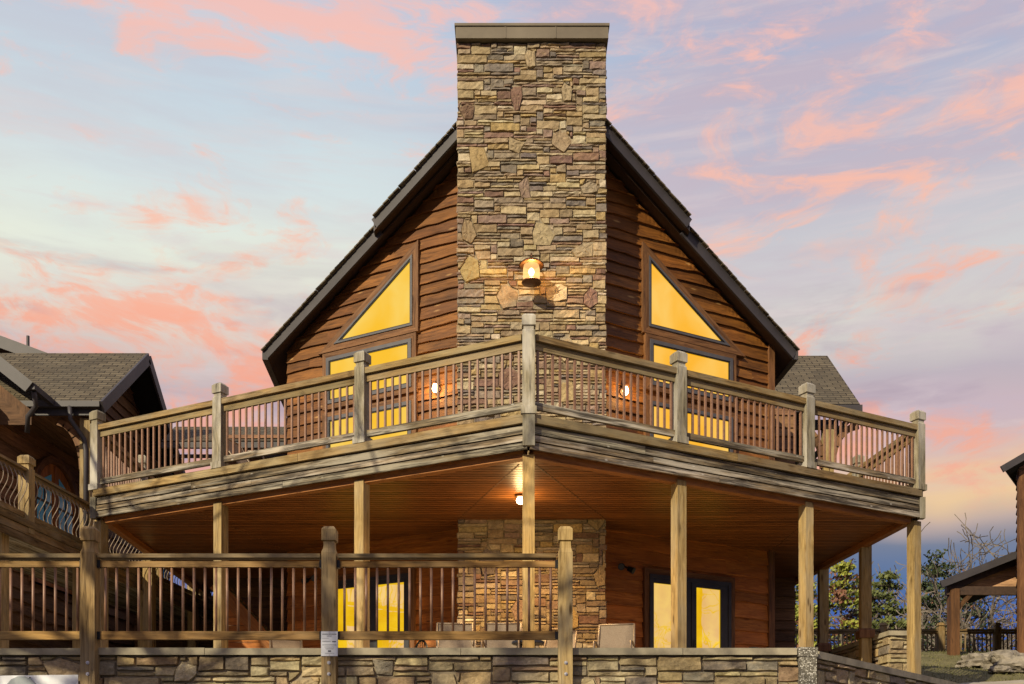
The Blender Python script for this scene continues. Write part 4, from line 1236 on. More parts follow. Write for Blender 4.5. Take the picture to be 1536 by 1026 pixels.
for e in (-1, 1):
    ua, ub = sorted((uc + e * .16, uc + e * (hw - .14)))
    uo = ub if e > 0 else ua; ui = ua if e > 0 else ub
    pane = [(ui, zd0 + .35), (uo, zd0 + .35), (uo, 6.42), ((ui + uo) / 2, 6.84), (ui, 7.0)]
    m = MB(); m.face([NW.pt(u, z, .082) for u, z in pane], [(u, z, 0) for u, z in pane]); pn = m.build('pane', 'painted_sky_glass', dr)
    for zz in (5.2, 5.75, 6.3):
        m = MB(); m.bar(NW.pt(ui, zz, .09), NW.pt(uo, zz, .09), .02, .05); m.build('glazing_bar', 'black_metal', pn)
    m = MB(); m.bar(NW.pt((ui + uo) / 2, zd0 + .35, .09), NW.pt((ui + uo) / 2, 6.82, .09), .05, .02, up=(NW.n.x, NW.n.y, 0)); m.build('glazing_bar', 'black_metal', pn)
for uu in (11.4,):
    pane = [(uu, 5.0), (uu + 1.1, 5.0), (uu + 1.1, 6.6), (uu, 6.6)]
    make_window(nb_, NW, pane, .08, .1, 'painted_sky_glass', 'black_metal')

# balcony of the neighbouring lodge with bowed balusters
BP = lambda Y, o=0.0: Vector((-8.25 + .0794 * (Y - 16.5) - o, Y))
bc = thing('balcony', 'balcony on the left lodge with bowed iron balusters and board fascia', 'balcony', (-8.3, 18, ZT))
pth = []
for k in range(15):
    t = k / 14
    pth.append((.015 + .085 * math.sin(math.pi * min(1, t / .62)) * (1 if t < .62 else 0) - (.05 * math.sin(math.pi * (t - .62) / .38) if t >= .62 else 0), 0, .70 * (1 - t)))
bm_ = MB(); bm_.tube(pth, .0085, 6, caps=True); WAV = bm_.mesh('baluster', 'pale_baluster', Vector((0, 0, 0)), True)
ya, yb = 12.6, 27.5
nY = [12.6, 15.0, 17.38, 20.0, 22.6, 25.2, 27.5]
m = MB(); a, b = BP(ya), BP(yb)
m.prism([(a.x, a.y, 4.38), (b.x, b.y, 4.38), (b.x - 2.2, b.y, 4.38), (a.x - 2.2, a.y, 4.38)], (0, 0, -.08)); m.build('floor', 'weathered_timber', bc)
m = MB()
for zlo, zhi, o in ((4.29, 4.40, -.03), (4.16, 4.28, 0), (4.03, 4.15, 0.006)):
    for c0, c1 in ((ya, 16), (16, 20.5), (20.5, 24), (24, yb)):
        m.bar(Vector((*BP(c0, o), (zlo + zhi) / 2)), Vector((*BP(c1, o), (zlo + zhi) / 2)), .04, zhi - zlo)
m.build('fascia', 'rail_timber', bc)
for c0, c1 in zip(nY, nY[1:]):
    P3 = lambda Y, z, o=.06: Vector((*BP(Y, o), z))
    m = MB(); m.bar(P3(c0 + .1, 5.26), P3(c1 - .1, 5.26), .14, .045); s = m.build('railing_section', 'rail_timber', bc)
    m = MB(); m.bar(P3(c0 + .1, 5.19), P3(c1 - .1, 5.19), .05, .09); m.build('top_rail', 'rail_timber', s)
    m = MB(); m.bar(P3(c0 + .1, 4.50), P3(c1 - .1, 4.50), .05, .09); m.build('bottom_rail', 'rail_timber', s)
    n = int((c1 - c0 - .2) / .135)
    for k in range(n):
        Y = c0 + .1 + (c1 - c0 - .2) * (k + .5) / n
        sub('baluster', WAV, s, P3(Y, 4.50))
for Y in nY:
    q = BP(Y, .06)
    m = MB(); m.sqloft([(4.2, .095), (5.30, .095), (5.32, .08), (5.36, .08), (5.37, .105), (5.48, .105), (5.52, .07)], q.x, q.y, -.08); m.build('railing_post', 'pine_post', bc)
for Y in (16.9, 19.6, 22.4, 25.2):
    q = BP(Y, .25)
    m = MB(); m.sqloft([(ZT - .3, .11), (4.28, .11)], q.x, q.y, -.08); m.build('support_post', 'pine_post', bc)

# ================================================================== RIGHT-HAND CABIN, PORCH, FENCE, LOW WALL
cbn = thing('cabin', 'dark log cabin corner with open porch at the right edge', 'house', (14.6, 29, 2.5))
BKD = Vector((.70, 1.0, 0)) * 6
a = px(1502, 699, 27.6); b = px(1545, 674, 27.6)
sl_ = (b - a); b = a + sl_ * 4
w = Wall((px(1527, 700, 28).x, 28.0), (1, 0), (0, -1))
m = MB(); siding(m, w, 0, 3.0, 2.0, 11.5, ztop=lambda u: a.z - .16 + (w.p.x + u - a.x) * sl_.z / sl_.x, seed=71, h=.24); m.build('wall', 'dark_siding', cbn)
m = MB(); siding(m, Wall(w.p, (BKD.x, BKD.y), (-1, .7)), 0.05, 6, 2.0, 8.9, seed=72, h=.24); m.build('side_wall', 'dark_siding', cbn)
m = MB(); m.bar((w.p.x + .05, 27.95, 2.0), (w.p.x + .05, 27.95, a.z - .05), .14, .12, up=(0, 1, 0)); m.build('corner_board', 'trim_brown', cbn)
m = MB(); shingle_slab(m, a + BKD, a, b, b + BKD, .14); m.build('roof', 'shingle_tan', cbn)
m = MB(); m.bar(Vector((a.x, 27.57, a.z - .10)), Vector((b.x, 27.57, b.z - .10)), .05, .18, tint=(1, 1, 1.1)); m.build('barge_board', 'fascia_metal', cbn)
m = MB(); a = px(1411, 872, 29.0); b = px(1411 + 170, 872 - 67, 29.0)
shingle_slab(m, a + BKD * .5, a, b, b + BKD * .5, .12); m.build('porch_roof', 'shingle_tan', cbn)
m = MB(); m.bar(Vector((a.x, 28.97, a.z - .09)), Vector((b.x, 28.97, b.z - .09)), .05, .20, tint=(1, .85, .75)); m.build('barge_board', 'fascia_metal', cbn)
m = MB(); m.bar(a + Vector((.35, .3, -.13)), b + Vector((0, .3, -.28)), .10, .20); m.build('rafter', 'soffit', cbn)
m = MB(); zb_ = px(0, 886, 29.2).z; m.bar(Vector((a.x + .25, 29.25, zb_)), Vector((b.x, 29.25, zb_)), .14, .24); m.build('tie_beam', 'soffit', cbn)
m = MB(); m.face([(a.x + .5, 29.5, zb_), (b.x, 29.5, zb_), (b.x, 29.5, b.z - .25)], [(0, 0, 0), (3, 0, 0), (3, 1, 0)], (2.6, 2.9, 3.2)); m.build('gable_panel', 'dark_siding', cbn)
q = px(1430, 900, 29.25)
m = MB(); m.sqloft([(2.6, .13), (zb_ + .05, .13)], q.x, 29.25, 0); m.build('porch_post', 'porch_timber', cbn)
m = MB(); m.bar((q.x + .12, 29.25, zb_ - .5), (q.x + .5, 29.25, zb_ - .08), .09, .12); m.build('bracket', 'porch_timber', cbn)

fn = thing('wooden_fence', 'low brown baluster fence along the far edge of the grass', 'fence', (12, 32, 2.3))
FY = 32.0; fz0, fz1 = px(0, 986, FY).z, px(0, 944, FY).z
m = MB(); m.bar((7.2, FY, fz1 - .03), (19, FY, fz1 - .03), .14, .06); m.build('top_rail', 'rail_timber', fn)
m = MB(); m.bar((7.2, FY, fz1 - .11), (19, FY, fz1 - .11), .05, .07); m.bar((7.2, FY, fz0 + .09), (19, FY, fz0 + .09), .05, .07); m.build('rail', 'rail_timber', fn)
bal = MB(); bal.bar((0, 0, 0), (0, 0, fz1 - fz0 - .2), .035, .035, up=(0, 1, 0), tint=(1, 1, 1)); FB = bal.mesh('baluster', 'rail_timber', Vector((0, 0, 0)))
for k in range(88):
    x = 7.3 + k * .132
    sub('baluster', FB, fn, (x, FY, fz0 + .1))
for X in (1324, 1410.5, 1495):
    q = px(X, 960, FY)
    m = MB(); m.sqloft([(fz0 - .2, .10), (fz1 + .06, .10), (fz1 + .08, .07), (fz1 + .1, .07), (fz1 + .11, .105), (fz1 + .2, .07)], q.x, FY - .02, 0); m.build('railing_post', 'rail_timber', fn)

lw = thing('low_stone_wall', 'low stepped stone wall beside the right deck posts', 'wall', (7.3, 20, ZT))
q0, q1 = Vector((7.02, 23.4)), Vector((7.30, 19.75)); z1 = 2.90
m = MB(); m.prism([(q0.x, q0.y, ZT), (q1.x, q1.y, ZT), (q1.x + .40, q1.y + .08, ZT), (q0.x + .40, q0.y, ZT)], (0, 0, z1 - .1 - ZT)); cr = m.build('mortar_core', 'mortar', lw)
d = (q1 - q0).normalized()
m = MB(); masonry(m, (q0.x, q0.y, ZT), (d.x, d.y, 0), (d.y, -d.x, 0), (q1 - q0).length, z1 - .09 - ZT, (.09, .085), 81, PAL_WALL, (.03, .07), 5, 2, 0, ((4, 6), (4, 6)), .01, .01, 3); m.build('side_stonework', 'ledge_stone', cr)
m = MB(); e_ = Vector((.40, .08)).normalized(); masonry(m, (q1.x - .03, q1.y, ZT), (e_.x, e_.y, 0), (e_.y, -e_.x, 0), .46, z1 - .09 - ZT, (.09, .085), 82, PAL_WALL, (.03, .07), 3, 2, 0, ((4, 6), (4, 6)), .01, .01, 2); m.build('end_stonework', 'ledge_stone', cr)
m = MB(); m.bar((q0.x + .2, q0.y, z1 - .05), (q1.x + .2, q1.y - .08, z1 - .05), .54, .09); m.build('coping', 'cap_stone', cr)

# boulders on the slope
def rock_mesh(seed, sx, sy, sz):
    import bmesh
    bm = bmesh.new(); bmesh.ops.create_icosphere(bm, subdivisions=4, radius=1)
    r = random.Random(seed); o = Vector((r.uniform(0, 50), r.uniform(0, 50), 0))
    for v_ in bm.verts:
        p = v_.co.copy(); k = 1 + .38 * noise.noise(p * 1.2 + o) + .16 * noise.noise(p * 3.1 + o) + .07 * noise.noise(p * 8 + o)
        q = p * k; q.z = max(q.z, -.4)
        hh = q.z + .12 * noise.noise(p * 2.3 + o); q.z = math.floor(hh * 4.5) / 4.5 * .8 + q.z * .2; ex_ = 1 + .10 * noise.noise(Vector((q.z * 9, seed, 0))) ; q.x *= ex_; q.y *= ex_; q += p.normalized() * .05 * noise.noise(p * 17 + o)
        v_.co = Vector((q.x * sx, q.y * sy, q.z * sz))
    me = bpy.data.meshes.new('boulder'); bm.to_mesh(me); bm.free()
    me.materials.append(MATS['rock'])
    a_ = me.attributes.new('col', 'FLOAT_COLOR', 'FACE'); a_.data.foreach_set('color', [1.0] * (4 * len(me.polygons)))
    return me
RK = [((1470, 966, 25.6), (.62, .5, .34), 'long flat ledge boulder at the left end of the outcrop'), ((1505, 972, 25.0), (.75, .55, .42), 'broad weathered boulder in the middle of the outcrop'), ((1532, 978, 24.2), (.6, .5, .36), 'boulder at the right edge below the cabin wall'),
      ((1500, 988, 24.0), (.34, .3, .16), 'small low stone in front of the outcrop'), ((1486, 960, 26.6), (.7, .5, .30), 'rear ledge boulder behind the outcrop'), ((1524, 962, 26.2), (.55, .5, .34), 'rear boulder close beside the cabin corner')]
for i, ((x, y, Y), s3, lb) in enumerate(RK):
    q = px(x, y, Y); o = bpy.data.objects.new('boulder', rock_mesh(100 + i, s3[0] * .85, s3[1] * .85, s3[2] * .8)); COL.objects.link(o)
    o.location = (q.x, Y, hill_h(q.x, Y) + s3[2] * .35); o.rotation_euler = (0, 0, i * 1.3)
    tag(o, lb, 'boulder', 'boulders on the grassy slope')

# ================================================================== LAMPS
def point(loc, e, col, rad, parent, name):
    l = bpy.data.lights.new(name, 'POINT'); l.energy = e; l.color = col; l.shadow_soft_size = rad
    o = bpy.data.objects.new(name, l); COL.objects.link(o); o.parent = parent; o.location = Vector(loc) - WLOC[parent.name]
    return o
WARM = (1.0, .60, .22)
# lantern on the chimney
q = px(797, 411, 18.36); lx, ly, lz = q
ly = 18.30
ln = thing('wall_lantern', 'round bronze lantern glowing on the upper chimney stonework', 'lamp', (lx, 18.55, lz), 'lit outdoor lamps')
m = MB(); m.lathe([(.03, lz + .24), (.08, lz + .225), (.165, lz + .185), (.225, lz + .13), (.228, lz + .115), (.19, lz + .12)], lx, ly, 24); m.build('hood', 'bronze', ln, smooth=True)
m = MB(); m.lathe([(.155, lz - .20), (.175, lz - .19), (.175, lz - .172), (.14, lz - .165)], lx, ly, 24); m.build('base_ring', 'bronze', ln, smooth=True)
m = MB(); m.lathe([(.13, lz + .14), (.15, lz + .05), (.15, lz - .08), (.14, lz - .168)], lx, ly, 20); m.build('lamp_glass', 'amber_glass', ln, smooth=True)
m = MB(); m.lathe([(.012, lz + .075), (.045, lz + .04), (.055, lz), (.035, lz - .05), (.01, lz - .065)], lx, ly, 12); m.build('bulb', 'bulb_glow', ln, smooth=True)
m = MB(); m.tube([(lx, ly, lz + .24), (lx, ly, lz + .33), (lx, ly + .07, lz + .37), (lx, 18.6, lz + .34)], .016, 8); m.lathe([(.055, lz + .30), (.055, lz + .38)], lx, 18.56, 12); m.build('bracket', 'bronze', ln, smooth=True)
point((lx, ly - .20, lz - .02), 60, WARM, .06, ln, 'lamp_light')
# jelly-jar lamps either side of the chimney
for (w, x, y, lb) in ((WLft, 653.5, 583, 'small glowing bulkhead lamp on the siding left of the chimney'), (WRgt, 937.5, 587, 'small glowing bulkhead lamp on the siding right of the chimney')):
    u, z = w.fp(x, y, .12); c = w.pt(u, z, .14); b0 = w.pt(u, z, .055)
    t_ = thing('wall_lamp', lb, 'lamp', b0, 'lit outdoor lamps')
    m = MB(); m.tube([w.pt(u, z, .04), w.pt(u, z, .075)], .075, 14); m.build('back_plate', 'bronze', t_)
    m = MB(); m.tube([w.pt(u, z + .075, .14), w.pt(u, z + .12, .14)], [.062, .045], 14); m.tube([w.pt(u, z + .10, .06), w.pt(u, z + .10, .14)], .018, 8); m.build('hood', 'bronze', t_)
    m = MB(); m.lathe([(.012, z - .078), (.034, z - .066), (.050, z - .04), (.058, z), (.050, z + .04), (.036, z + .074)], c.x, c.y, 14); m.build('bulb', 'bulb_glow', t_, smooth=True)
    point(w.pt(u, z, .30), 20, WARM, .06, t_, 'lamp_light')
# ceiling lamp under the deck
q = px(781, 741, 17.0)
t_ = thing('ceiling_lamp', 'glowing globe lamp on the porch ceiling behind the centre post', 'lamp', (q.x, 17.0, 4.755), 'lit outdoor lamps')
m = MB(); m.lathe([(.09, 4.755), (.09, 4.72), (.06, 4.71)], q.x, 17.0, 16); m.build('canopy', 'bronze', t_)
m = MB(); m.lathe([(.02, 4.60), (.06, 4.62), (.075, 4.66), (.055, 4.715)], q.x, 17.0, 16); m.build('bulb', 'bulb_glow', t_, smooth=True)
point((q.x, 16.95, 4.46), 26, (1.0, .64, .26), .08, t_, 'lamp_light')
l_ = bpy.data.lights.new('lamp_spread', 'SPOT'); l_.energy = 480; l_.color = (1.0, .62, .26); l_.spot_size = R(165); l_.spot_blend = .6; l_.shadow_soft_size = .07
o_ = bpy.data.objects.new('lamp_spread', l_); COL.objects.link(o_); o_.parent = t_; o_.location = Vector((q.x, 16.98, 4.585)) - WLOC[t_.name]
# unlit twin floodlights under the deck
for (w, x, y, lb) in ((WRgt, 934, 849, 'unlit black twin floodlight above the right terrace door'), (WLft, 391, 866, 'unlit black twin floodlight on the wall at far left under the deck')):
    if w is WLft: x = 470
    u, z = w.fp(x, y, .1); t_ = thing('floodlight', lb, 'floodlight', w.pt(u, z, .05), 'unlit twin floodlights')
    m = MB(); m.tube([w.pt(u, z, .04), w.pt(u, z, .09)], .06, 12); m.build('back_plate', 'black_metal', t_)
    for e in (-1, 1):
        a, b = w.pt(u + e * .04, z, .09), w.pt(u + e * .14, z - .06 - .05 * (e > 0), .26)
        m = MB(); m.tube([a, a + (b - a) * .4, a + (b - a) * .45, b], [.02, .02, .05, .065], 12); h_ = m.build('lamp_head', 'black_metal', t_)
        m = MB(); m.tube([b, b + (b - a) * .02], [.055, .055], 12); m.build('lens', 'charcoal_frame', h_)

# ================================================================== TERRACE FURNITURE
def sling_chair(label, loc, rot, fab='tan_sling', z0=ZT, s=1.0, group='sling chairs on the terrace', recline=.16, name='sling_chair'):
    t_ = thing(name, label, 'chair', (0, 0, 0), group)
    fr = MB()
    for e in (-1, 1):
        x = e * .28
        fr.tube([(x, -.26, .02), (x, -.27, .40), (x, -.20, .62), (x, .05, .64), (x, .24, .60)], .016, 8)
        fr.tube([(x, .30, .02), (x, .20, .40), (x, .24 + recline * .6, .70), (x * .97, .26 + recline, .97)], .016, 8)
        fr.tube([(x, -.27, .40), (x, .20, .38)], .016, 8)
    fr.tube([(-.28, -.27, .40), (.28, -.27, .40)], .016, 8); fr.tube([(-.27, .26 + recline, .965), (.27, .26 + recline, .965)], .016, 8)
    fr.tube([(-.28, .20, .39), (.28, .20, .39)], .014, 8); fr.tube([(-.28, -.262, .12), (.28, -.262, .12)], .012, 8); fr.tube([(-.28, .285, .12), (.28, .285, .12)], .012, 8)
    fr.build('frame', 'chair_frame', t_, smooth=True)
    st = MB(); n = 6
    P = lambda f: (-.27 + f * .46, .41 - .035 * math.sin(math.pi * f))
    for i in range(n):
        (ya, za), (yb, zb) = P(i / n), P((i + 1) / n)
        st.prism([(-.265, ya, za), (.265, ya, za), (.265, yb, zb), (-.265, yb, zb)], (0, .003, -.008))
    st.build('seat', fab, t_)
    bk = MB()
    Q = lambda f: (.21 + (.05 + recline) * f + .035 * math.sin(math.pi * f), .41 + .565 * f)
    for i in range(n):
        (ya, za), (yb, zb) = Q(i / n), Q((i + 1) / n)
        bk.prism([(-.262, ya, za), (.262, ya, za), (.262, yb, zb), (-.262, yb, zb)], (0, .008, .002))
    bk.build('backrest', fab, t_)
    t_.location = (loc[0], loc[1], z0); t_.rotation_euler = (0, 0, rot); t_.scale = (s, s, s)
    return t_
def gx_(x, Y): return (x - CX) * Y / F
sling_chair('tan sling chair below the left edge of the stone chimney', (gx_(684, 15.6), 15.6), R(6))
sling_chair('tan sling chair below the middle of the stone chimney', (gx_(752, 15.6), 15.6), R(-4))
sling_chair('tan sling chair by the right edge of the chimney, beside the door', (gx_(921, 15.7), 15.7), R(-12))
sling_chair('tan sling chair behind the notice post, left of the doors', (gx_(437, 17.4), 17.4), R(25))
sling_chair('tan sling chair with a low back next to the dark side table', (gx_(826, 16.6), 16.6), R(-28))
tb = thing('side_table', 'small dark side table between two sling chairs', 'table', (gx_(792, 15.7), 15.7, ZT))
m = MB(); m.lathe([(.24, ZT + .60), (.25, ZT + .61), (.25, ZT + .635), (.24, ZT + .645)], gx_(792, 15.7), 15.7, 24); m.build('table_top', 'navy', tb)
for k in range(4):
    a = k * math.pi / 2 + .6; m = MB(); m.tube([(gx_(792, 15.7) + .22 * math.cos(a), 15.7 + .22 * math.sin(a), ZT), (gx_(792, 15.7) + .12 * math.cos(a), 15.7 + .12 * math.sin(a), ZT + .6)], .014, 8); m.build('leg', 'black_metal', tb)
def iron_chair(label, loc, rot):
    t_ = thing('garden_chair', label, 'chair', (0, 0, 0), 'black ornate garden chairs')
    m = MB()
    arc = [(.27 * math.cos(math.pi * k / 12), .24, .62 + .26 * math.sin(math.pi * k / 12)) for k in range(13)]
    m.tube([(.25, .22, .44)] + arc + [(-.25, .22, .44)], .018, 8)
    for k in range(-3, 4):
        x = k * .07; m.tube([(x * .5, .22, .44), (x * 1.3, .235, .66), (x * .9, .24, .62 + .255 * math.sqrt(max(0, 1 - (x / .27) ** 2)))], .009, 6)
    m.tube([(.06 * math.cos(k / 10 * 6.283), .238, .70 + .06 * math.sin(k / 10 * 6.283)) for k in range(11)], .009, 6)
    m.build('backrest', 'black_metal', t_, smooth=True)
    m = MB(); m.lathe([(.24, .42), (.26, .43), (.26, .445), (.24, .455)], 0, 0, 20); m.build('seat', 'black_metal', t_)
    for x, y in ((-.2, -.18), (.2, -.18), (-.2, .18), (.2, .18)):
        m = MB(); m.tube([(x * 1.15, y * 1.15, 0), (x * .95, y * .95, .22), (x, y, .43)], .014, 8); m.build('leg', 'black_metal', t_)
    for e in (-1, 1):
        m = MB(); m.tube([(e * .24, .22, .62), (e * .29, .02, .66), (e * .28, -.16, .62), (e * .22, -.17, .44)], .014, 8); m.build('armrest', 'black_metal', t_, smooth=True)
    t_.location = (loc[0], loc[1], ZT); t_.rotation_euler = (0, 0, rot)
iron_chair('black ornate garden chair with arched back at the right corner of the lodge', (gx_(1138, 18.0), 18.0), R(8))
iron_chair('black ornate garden chair half hidden beside the left terrace doors', (gx_(612, 17.2), 17.2), R(-60))
# on the upper deck
sling_chair('tan sling lounger leaning behind the left deck railing', (gx_(391, 18.6), 18.6), R(70), z0=5.22, group='chairs on the upper deck', recline=.34, s=1.08)
sling_chair('pink sling chair behind the right deck railing', (gx_(1130, 19.4), 19.4), R(-15), 'pink_sling', z0=5.22, group='chairs on the upper deck', s=.93)

# ================================================================== NOTICE AND BANNER
nt = thing('notice_plate', 'small white notice with lines of print fixed to the middle railing post', 'sign', (pxs[2], 11.86, 1.6))
nx, nz0, nz1 = (494 - CX) * 11.86 / F, (HY - 984) * 11.86 / F, (HY - 947) * 11.86 / F
W_, H_ = 25 * 11.86 / F, nz1 - nz0
m = MB(); m.box(nx - W_ / 2, nx + W_ / 2, 11.862, 11.869, nz0, nz1, tint=(1, 1, 1)); m.build('plate', 'white_panel', nt)
m = MB(); r_ = random.Random(3)
def line(fz, f0, f1, hh, dens=.72, word=.03):
    x = f0
    while x < f1:
        l = r_.uniform(.5, 1.2) * word; e = min(f1, x + l)
        xa, xb = nx - W_ / 2 + W_ * x, nx - W_ / 2 + W_ * e
        m.box(xa, xb, 11.8605, 11.862, nz1 - H_ * fz - H_ * hh / 2, nz1 - H_ * fz + H_ * hh / 2, tint=(1, 1, 1)); x = e + word * (1 - dens)
line(.115, .08, .93, .035, .55, .05); line(.19, .36, .64, .022, .7, .03); line(.285, .08, .46, .010); line(.405, .08, .58, .018); line(.415, .66, .90, .035, .9, .06)
line(.55, .08, .92, .022); line(.63, .2, .8, .013); line(.68, .25, .78, .013); line(.72, .3, .75, .012); line(.80, .42, .60, .06, 1, .2); line(.885, .24, .8, .014)
m.build('print', 'ink', nt)
for fz in (.03, .96):
    m = MB(); m.tube([(nx, 11.864, nz1 - H_ * fz), (nx, 11.856, nz1 - H_ * fz)], .006, 8); m.build('screw', 'zinc', nt)
bn = thing('banner', 'white banner with a soft grey emblem hung on the stone wall at bottom left', 'banner', (-6, 11.95, .5))
b0, b1 = (-90 - CX) * 11.93 / F, (117 - CX) * 11.93 / F; bz = (HY - 1012) * 11.93 / F
m = MB(); N = 24
for i in range(N):
    xa, xb = b0 + (b1 - b0) * i / N, b0 + (b1 - b0) * (i + 1) / N
    ya, yb = 11.93 + .006 * math.sin(i * .9), 11.93 + .006 * math.sin((i + 1) * .9)
    za, zb = bz - .02 + .02 * i / N, bz - .02 + .02 * (i + 1) / N
    m.prism([(xa, ya, bz - .75), (xb, yb, bz - .75), (xb, yb, zb), (xa, ya, za)], (0, .006, 0))
m.build('sheet', 'white_panel', bn)
m = MB(); ex0 = (32 - CX) * 11.915 / F
for k in range(14):
    a0, a1 = math.pi * 2 * k / 14, math.pi * 2 * (k + 1) / 14
    ro, ri = .19, .085
    p = [(ex0 + ro * math.cos(a) * 1.0, 11.918, bz - .19 + ro * .92 * math.sin(a)) for a in (a0, a1)] + [(ex0 + ri * math.cos(a), 11.918, bz - .21 + ri * math.sin(a)) for a in (a1, a0)]
    m.prism(p, (0, -.001, 0))
m.build('emblem', 'grey_print', bn)
m = MB(); gxx = (45 - CX) * 11.92 / F; m.tube([(gxx, 11.925, bz - .035), (gxx, 11.912, bz - .035)], .008, 10); m.build('grommet', 'black_metal', bn)

# ================================================================== TREES
def grow(mb, tips, p, d, L, r, depth, rg, spread=.55, droop=0.0, sides=5, seg=3, kids=(2, 3), shrink=.72, rmin=.020):
    path, rad = [p.copy()], [r]
    q = p.copy(); dd = d.copy()
    for k in range(seg):
        dd = (dd + Vector((rg.uniform(-1, 1), rg.uniform(-1, 1), rg.uniform(-1, 1))) * .44 + Vector((0, 0, .04 - droop))).normalized()
        q = q + dd * (L / seg); path.append(q.copy()); rad.append(max(rmin, r * (1 - .38 * (k + 1) / seg)))
    mb.tube(path, rad, sides, caps=False)
    if depth == 0: tips.append((q, dd)); return
    tips.append((path[-2], dd))
    for k in range(rg.randint(*kids)):
        s = rg.uniform(.45, 1.0); i = min(seg, max(1, round(s * seg)))
        a = Vector((rg.uniform(-1, 1), rg.uniform(-1, 1), rg.uniform(-.65, .65))).normalized()
        nd = (dd * (1 - spread) + a * spread * 1.25).normalized()
        grow(mb, tips, path[i], nd, L * shrink * rg.uniform(.75, 1.15), rad[i] * .66, depth - 1, rg, spread, droop, max(3, sides - 1), seg, kids, shrink)
    grow(mb, tips, path[-1], (dd + Vector((rg.uniform(-.3, .3), rg.uniform(-.3, .3), .1))).normalized(), L * shrink * 1.05, rad[-1] * .92, depth - 1, rg, spread, droop, max(3, sides - 1), seg, kids, shrink)
def leaves(mb, c, n, R_, size, rg, flat=1.0):
    for _ in range(n):
        p = c + Vector((rg.gauss(0, R_), rg.gauss(0, R_), rg.gauss(0, R_ * flat)))
        a = Vector((rg.uniform(-1, 1), rg.uniform(-1, 1), rg.uniform(-1, 1))).normalized(); b = a.orthogonal().normalized()
        c_ = a.cross(b); s = size * rg.uniform(.6, 1.3)
        mb.face([p - b * s, p + c_ * s * .45, p + b * s, p - c_ * s * .45], [(0, 0, 0)] * 4)
def bare_tree(label, x, Y, base, H, seed, r=.13, depth=5, leafn=0, leafm='leaf_rust', spread=.55, lean=(0, 0), group='bare trees beyond the fence'):
    rg = random.Random(seed); t_ = thing('bare_tree', label, 'tree', (x, Y, base), group)
    mb = MB(); tips = []
    tr_h = H * .26
    path = [Vector((x, Y, base)), Vector((x + lean[0] * .4, Y, base + tr_h * .5)), Vector((x + lean[0], Y + lean[1], base + tr_h))]
    mb.tube(path, [r * 1.25, r, r * .9], 8, caps=False)
    mb.build('trunk', 'bark', t_, smooth=True)
    mb = MB()
    n = rg.randint(3, 4)
    for k in range(n):
        a = 6.28 * k / n + rg.uniform(-.4, .4)
        grow(mb, tips, path[-1] - Vector((0, 0, tr_h * .12 * k / n)), Vector((math.cos(a) * .75, math.sin(a) * .75, .72)).normalized(), H * .27, r * .62, depth - 1, rg, spread)
    mb.build('branches', 'bark', t_)
    if leafn:
        lb = MB()
        for p, d in tips:
            if rg.random() < .5: leaves(lb, p, leafn, .12, .055, rg)
        if lb.f: lb.build('crown', leafm, t_)
    return t_
def conifer(label, x, Y, base, H, W, seed, mat, dens=1.0, top=.0, group='evergreens beyond the fence', size=.10, mat2=None, lowest=.14):
    """loose tree: limbs carry flat pads of foliage with gaps between them"""
    rg = random.Random(seed); t_ = thing('evergreen_tree', label, 'tree', (x, Y, base), group)
    mb = MB(); sw = rg.uniform(-.2, .2); mb.tube([(x, Y, base), (x + sw, Y, base + H * .5), (x + sw * .5, Y, base + H * .98)], [.12, .08, .018], 7, caps=False)
    lb = MB(); l2 = MB()
    z = lowest * H
    while z < H * .99:
        f = z / H; rad = W * (1 - f) ** .62 * (1 if f > .3 else .75 + .8 * f) + .10
        for k in range(rg.randint(2, 4)):
            a = rg.uniform(0, 6.28); l = rad * rg.uniform(.35, 1.2)
            s = Vector((x + sw * f, Y, base + z)); e = s + Vector((math.cos(a) * l, math.sin(a) * l, l * rg.uniform(.0, .45)))
            mid = (s + e) / 2 + Vector((rg.uniform(-.1, .1), 0, -.08 * l))
            mb.tube([s, mid, e], [.034, .024, .012], 4, caps=False)
            for q in range(rg.randint(2, 4)):
                c = s + (e - s) * rg.uniform(.45, 1.08) + Vector((rg.uniform(-.22, .22), rg.uniform(-.22, .22), rg.uniform(-.06, .12)))
                mb.tube([mid, c], [.012, .008], 3, caps=False)
                leaves(l2 if (mat2 and rg.random() < .35) else lb, c, int(26 * dens * rg.uniform(.35, 1.3)), rg.uniform(.11, .2), size, rg, .42)
        z += H * rg.uniform(.03, .055)
    mb.build('trunk', 'bark', t_); lb.build('crown', mat, t_)
    if l2.f: l2.build('crown', mat2, t_)
    return t_
TY = 42.0
def tx(x, Y=TY): return (x - CX) * Y / F
def tz(y, Y=TY): return (HY - y) * Y / F
B0 = 2.2
conifer('lime green bushy tree seen just right of the lodge corner', tx(1203), TY, B0, tz(862) - B0, 2.2, 1, 'leaf_lime', 1.7)
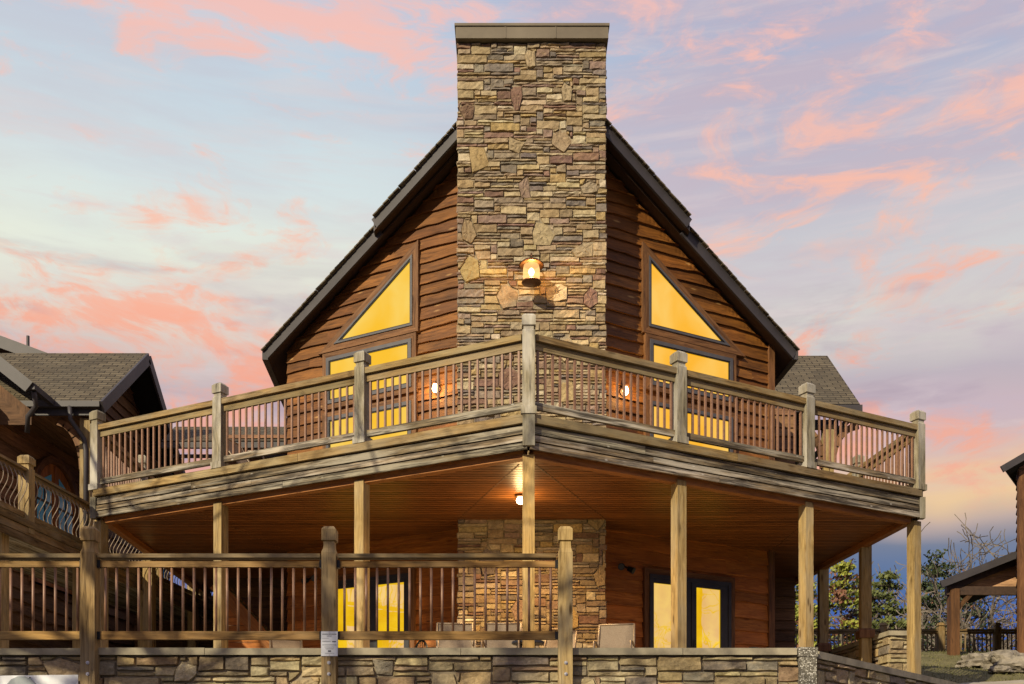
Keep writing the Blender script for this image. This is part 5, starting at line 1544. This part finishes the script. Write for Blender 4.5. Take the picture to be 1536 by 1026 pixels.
conifer('yellow green tree between the two inner deck posts', tx(1256, 40), 40, B0, tz(850, 40) - B0, 2.3, 2, 'leaf_lime', 1.25, mat2='leaf_rust')
conifer('mid green tree with rusty leaves left of the outer side post', tx(1289), TY, B0, tz(868) - B0, 1.8, 3, 'leaf_green', .8, mat2='leaf_rust')
conifer('dark cedar framed between the side post and the corner post', tx(1336, 39), 39, B0, tz(862, 39) - B0, 1.7, 4, 'leaf_green', 1.0)
conifer('open dark pine just right of the corner post', tx(1402, 41), 41, B0, tz(834, 41) - B0, 1.9, 5, 'leaf_dark', .75)
conifer('low dark evergreen behind the porch post', tx(1448, 45), 45, B0 - .5, tz(888, 45) - B0 + .5, 2.0, 6, 'leaf_dark', .5)
bare_tree('slender bare tree rising above the dark cedar', tx(1344, 44), 44, B0, (tz(800, 44) - B0) * 1.12, 11, .17)
bare_tree('tall bare tree showing above the cabin porch roof', tx(1470, 46), 46, B0, (tz(800, 46) - B0) * 1.15, 13, .26, 5, spread=.62)
bare_tree('spreading bare tree seen under the cabin porch', tx(1490, 38), 38, B0, (tz(840, 38) - B0) * 1.15, 14, .22, 4, 2)
bare_tree('thin bare tree with rusty leaves near the lime green tree', tx(1280, 46), 46, B0, tz(846, 46) - B0, 15, .13, 5, 3)
bare_tree('short bare tree between the corner post and the porch', tx(1418, 37), 37, B0, tz(866, 37) - B0, 16, .14, 4, 3)
bare_tree('bare tree with upright limbs left of the porch roof tip', tx(1432, 48), 48, B0, (tz(815, 48) - B0) * 1.12, 19, .17, 5)
# bare trees on the near side of the yard: they throw the soft shadows on the left of the deck and stand in the door glass
for i, (x, y, H, r) in enumerate(((-15.6, 2.0, 20.0, .42), (-13.7, -2.5, 19.5, .42), (27.0, 8.5, 11, .25), (33.0, 4.0, 12, .28), (-27.0, 8.0, 12, .26))):
    bare_tree(('bare tree at the near left of the yard', 'second bare tree nearer the viewpoint on the left', 'bare tree at the far right of the yard', 'bare tree right of the yard by the drive', 'bare tree left of the yard by the drive')[i], x, y, GZ, H, 60 + i, r, 5, group='bare trees round the front yard')
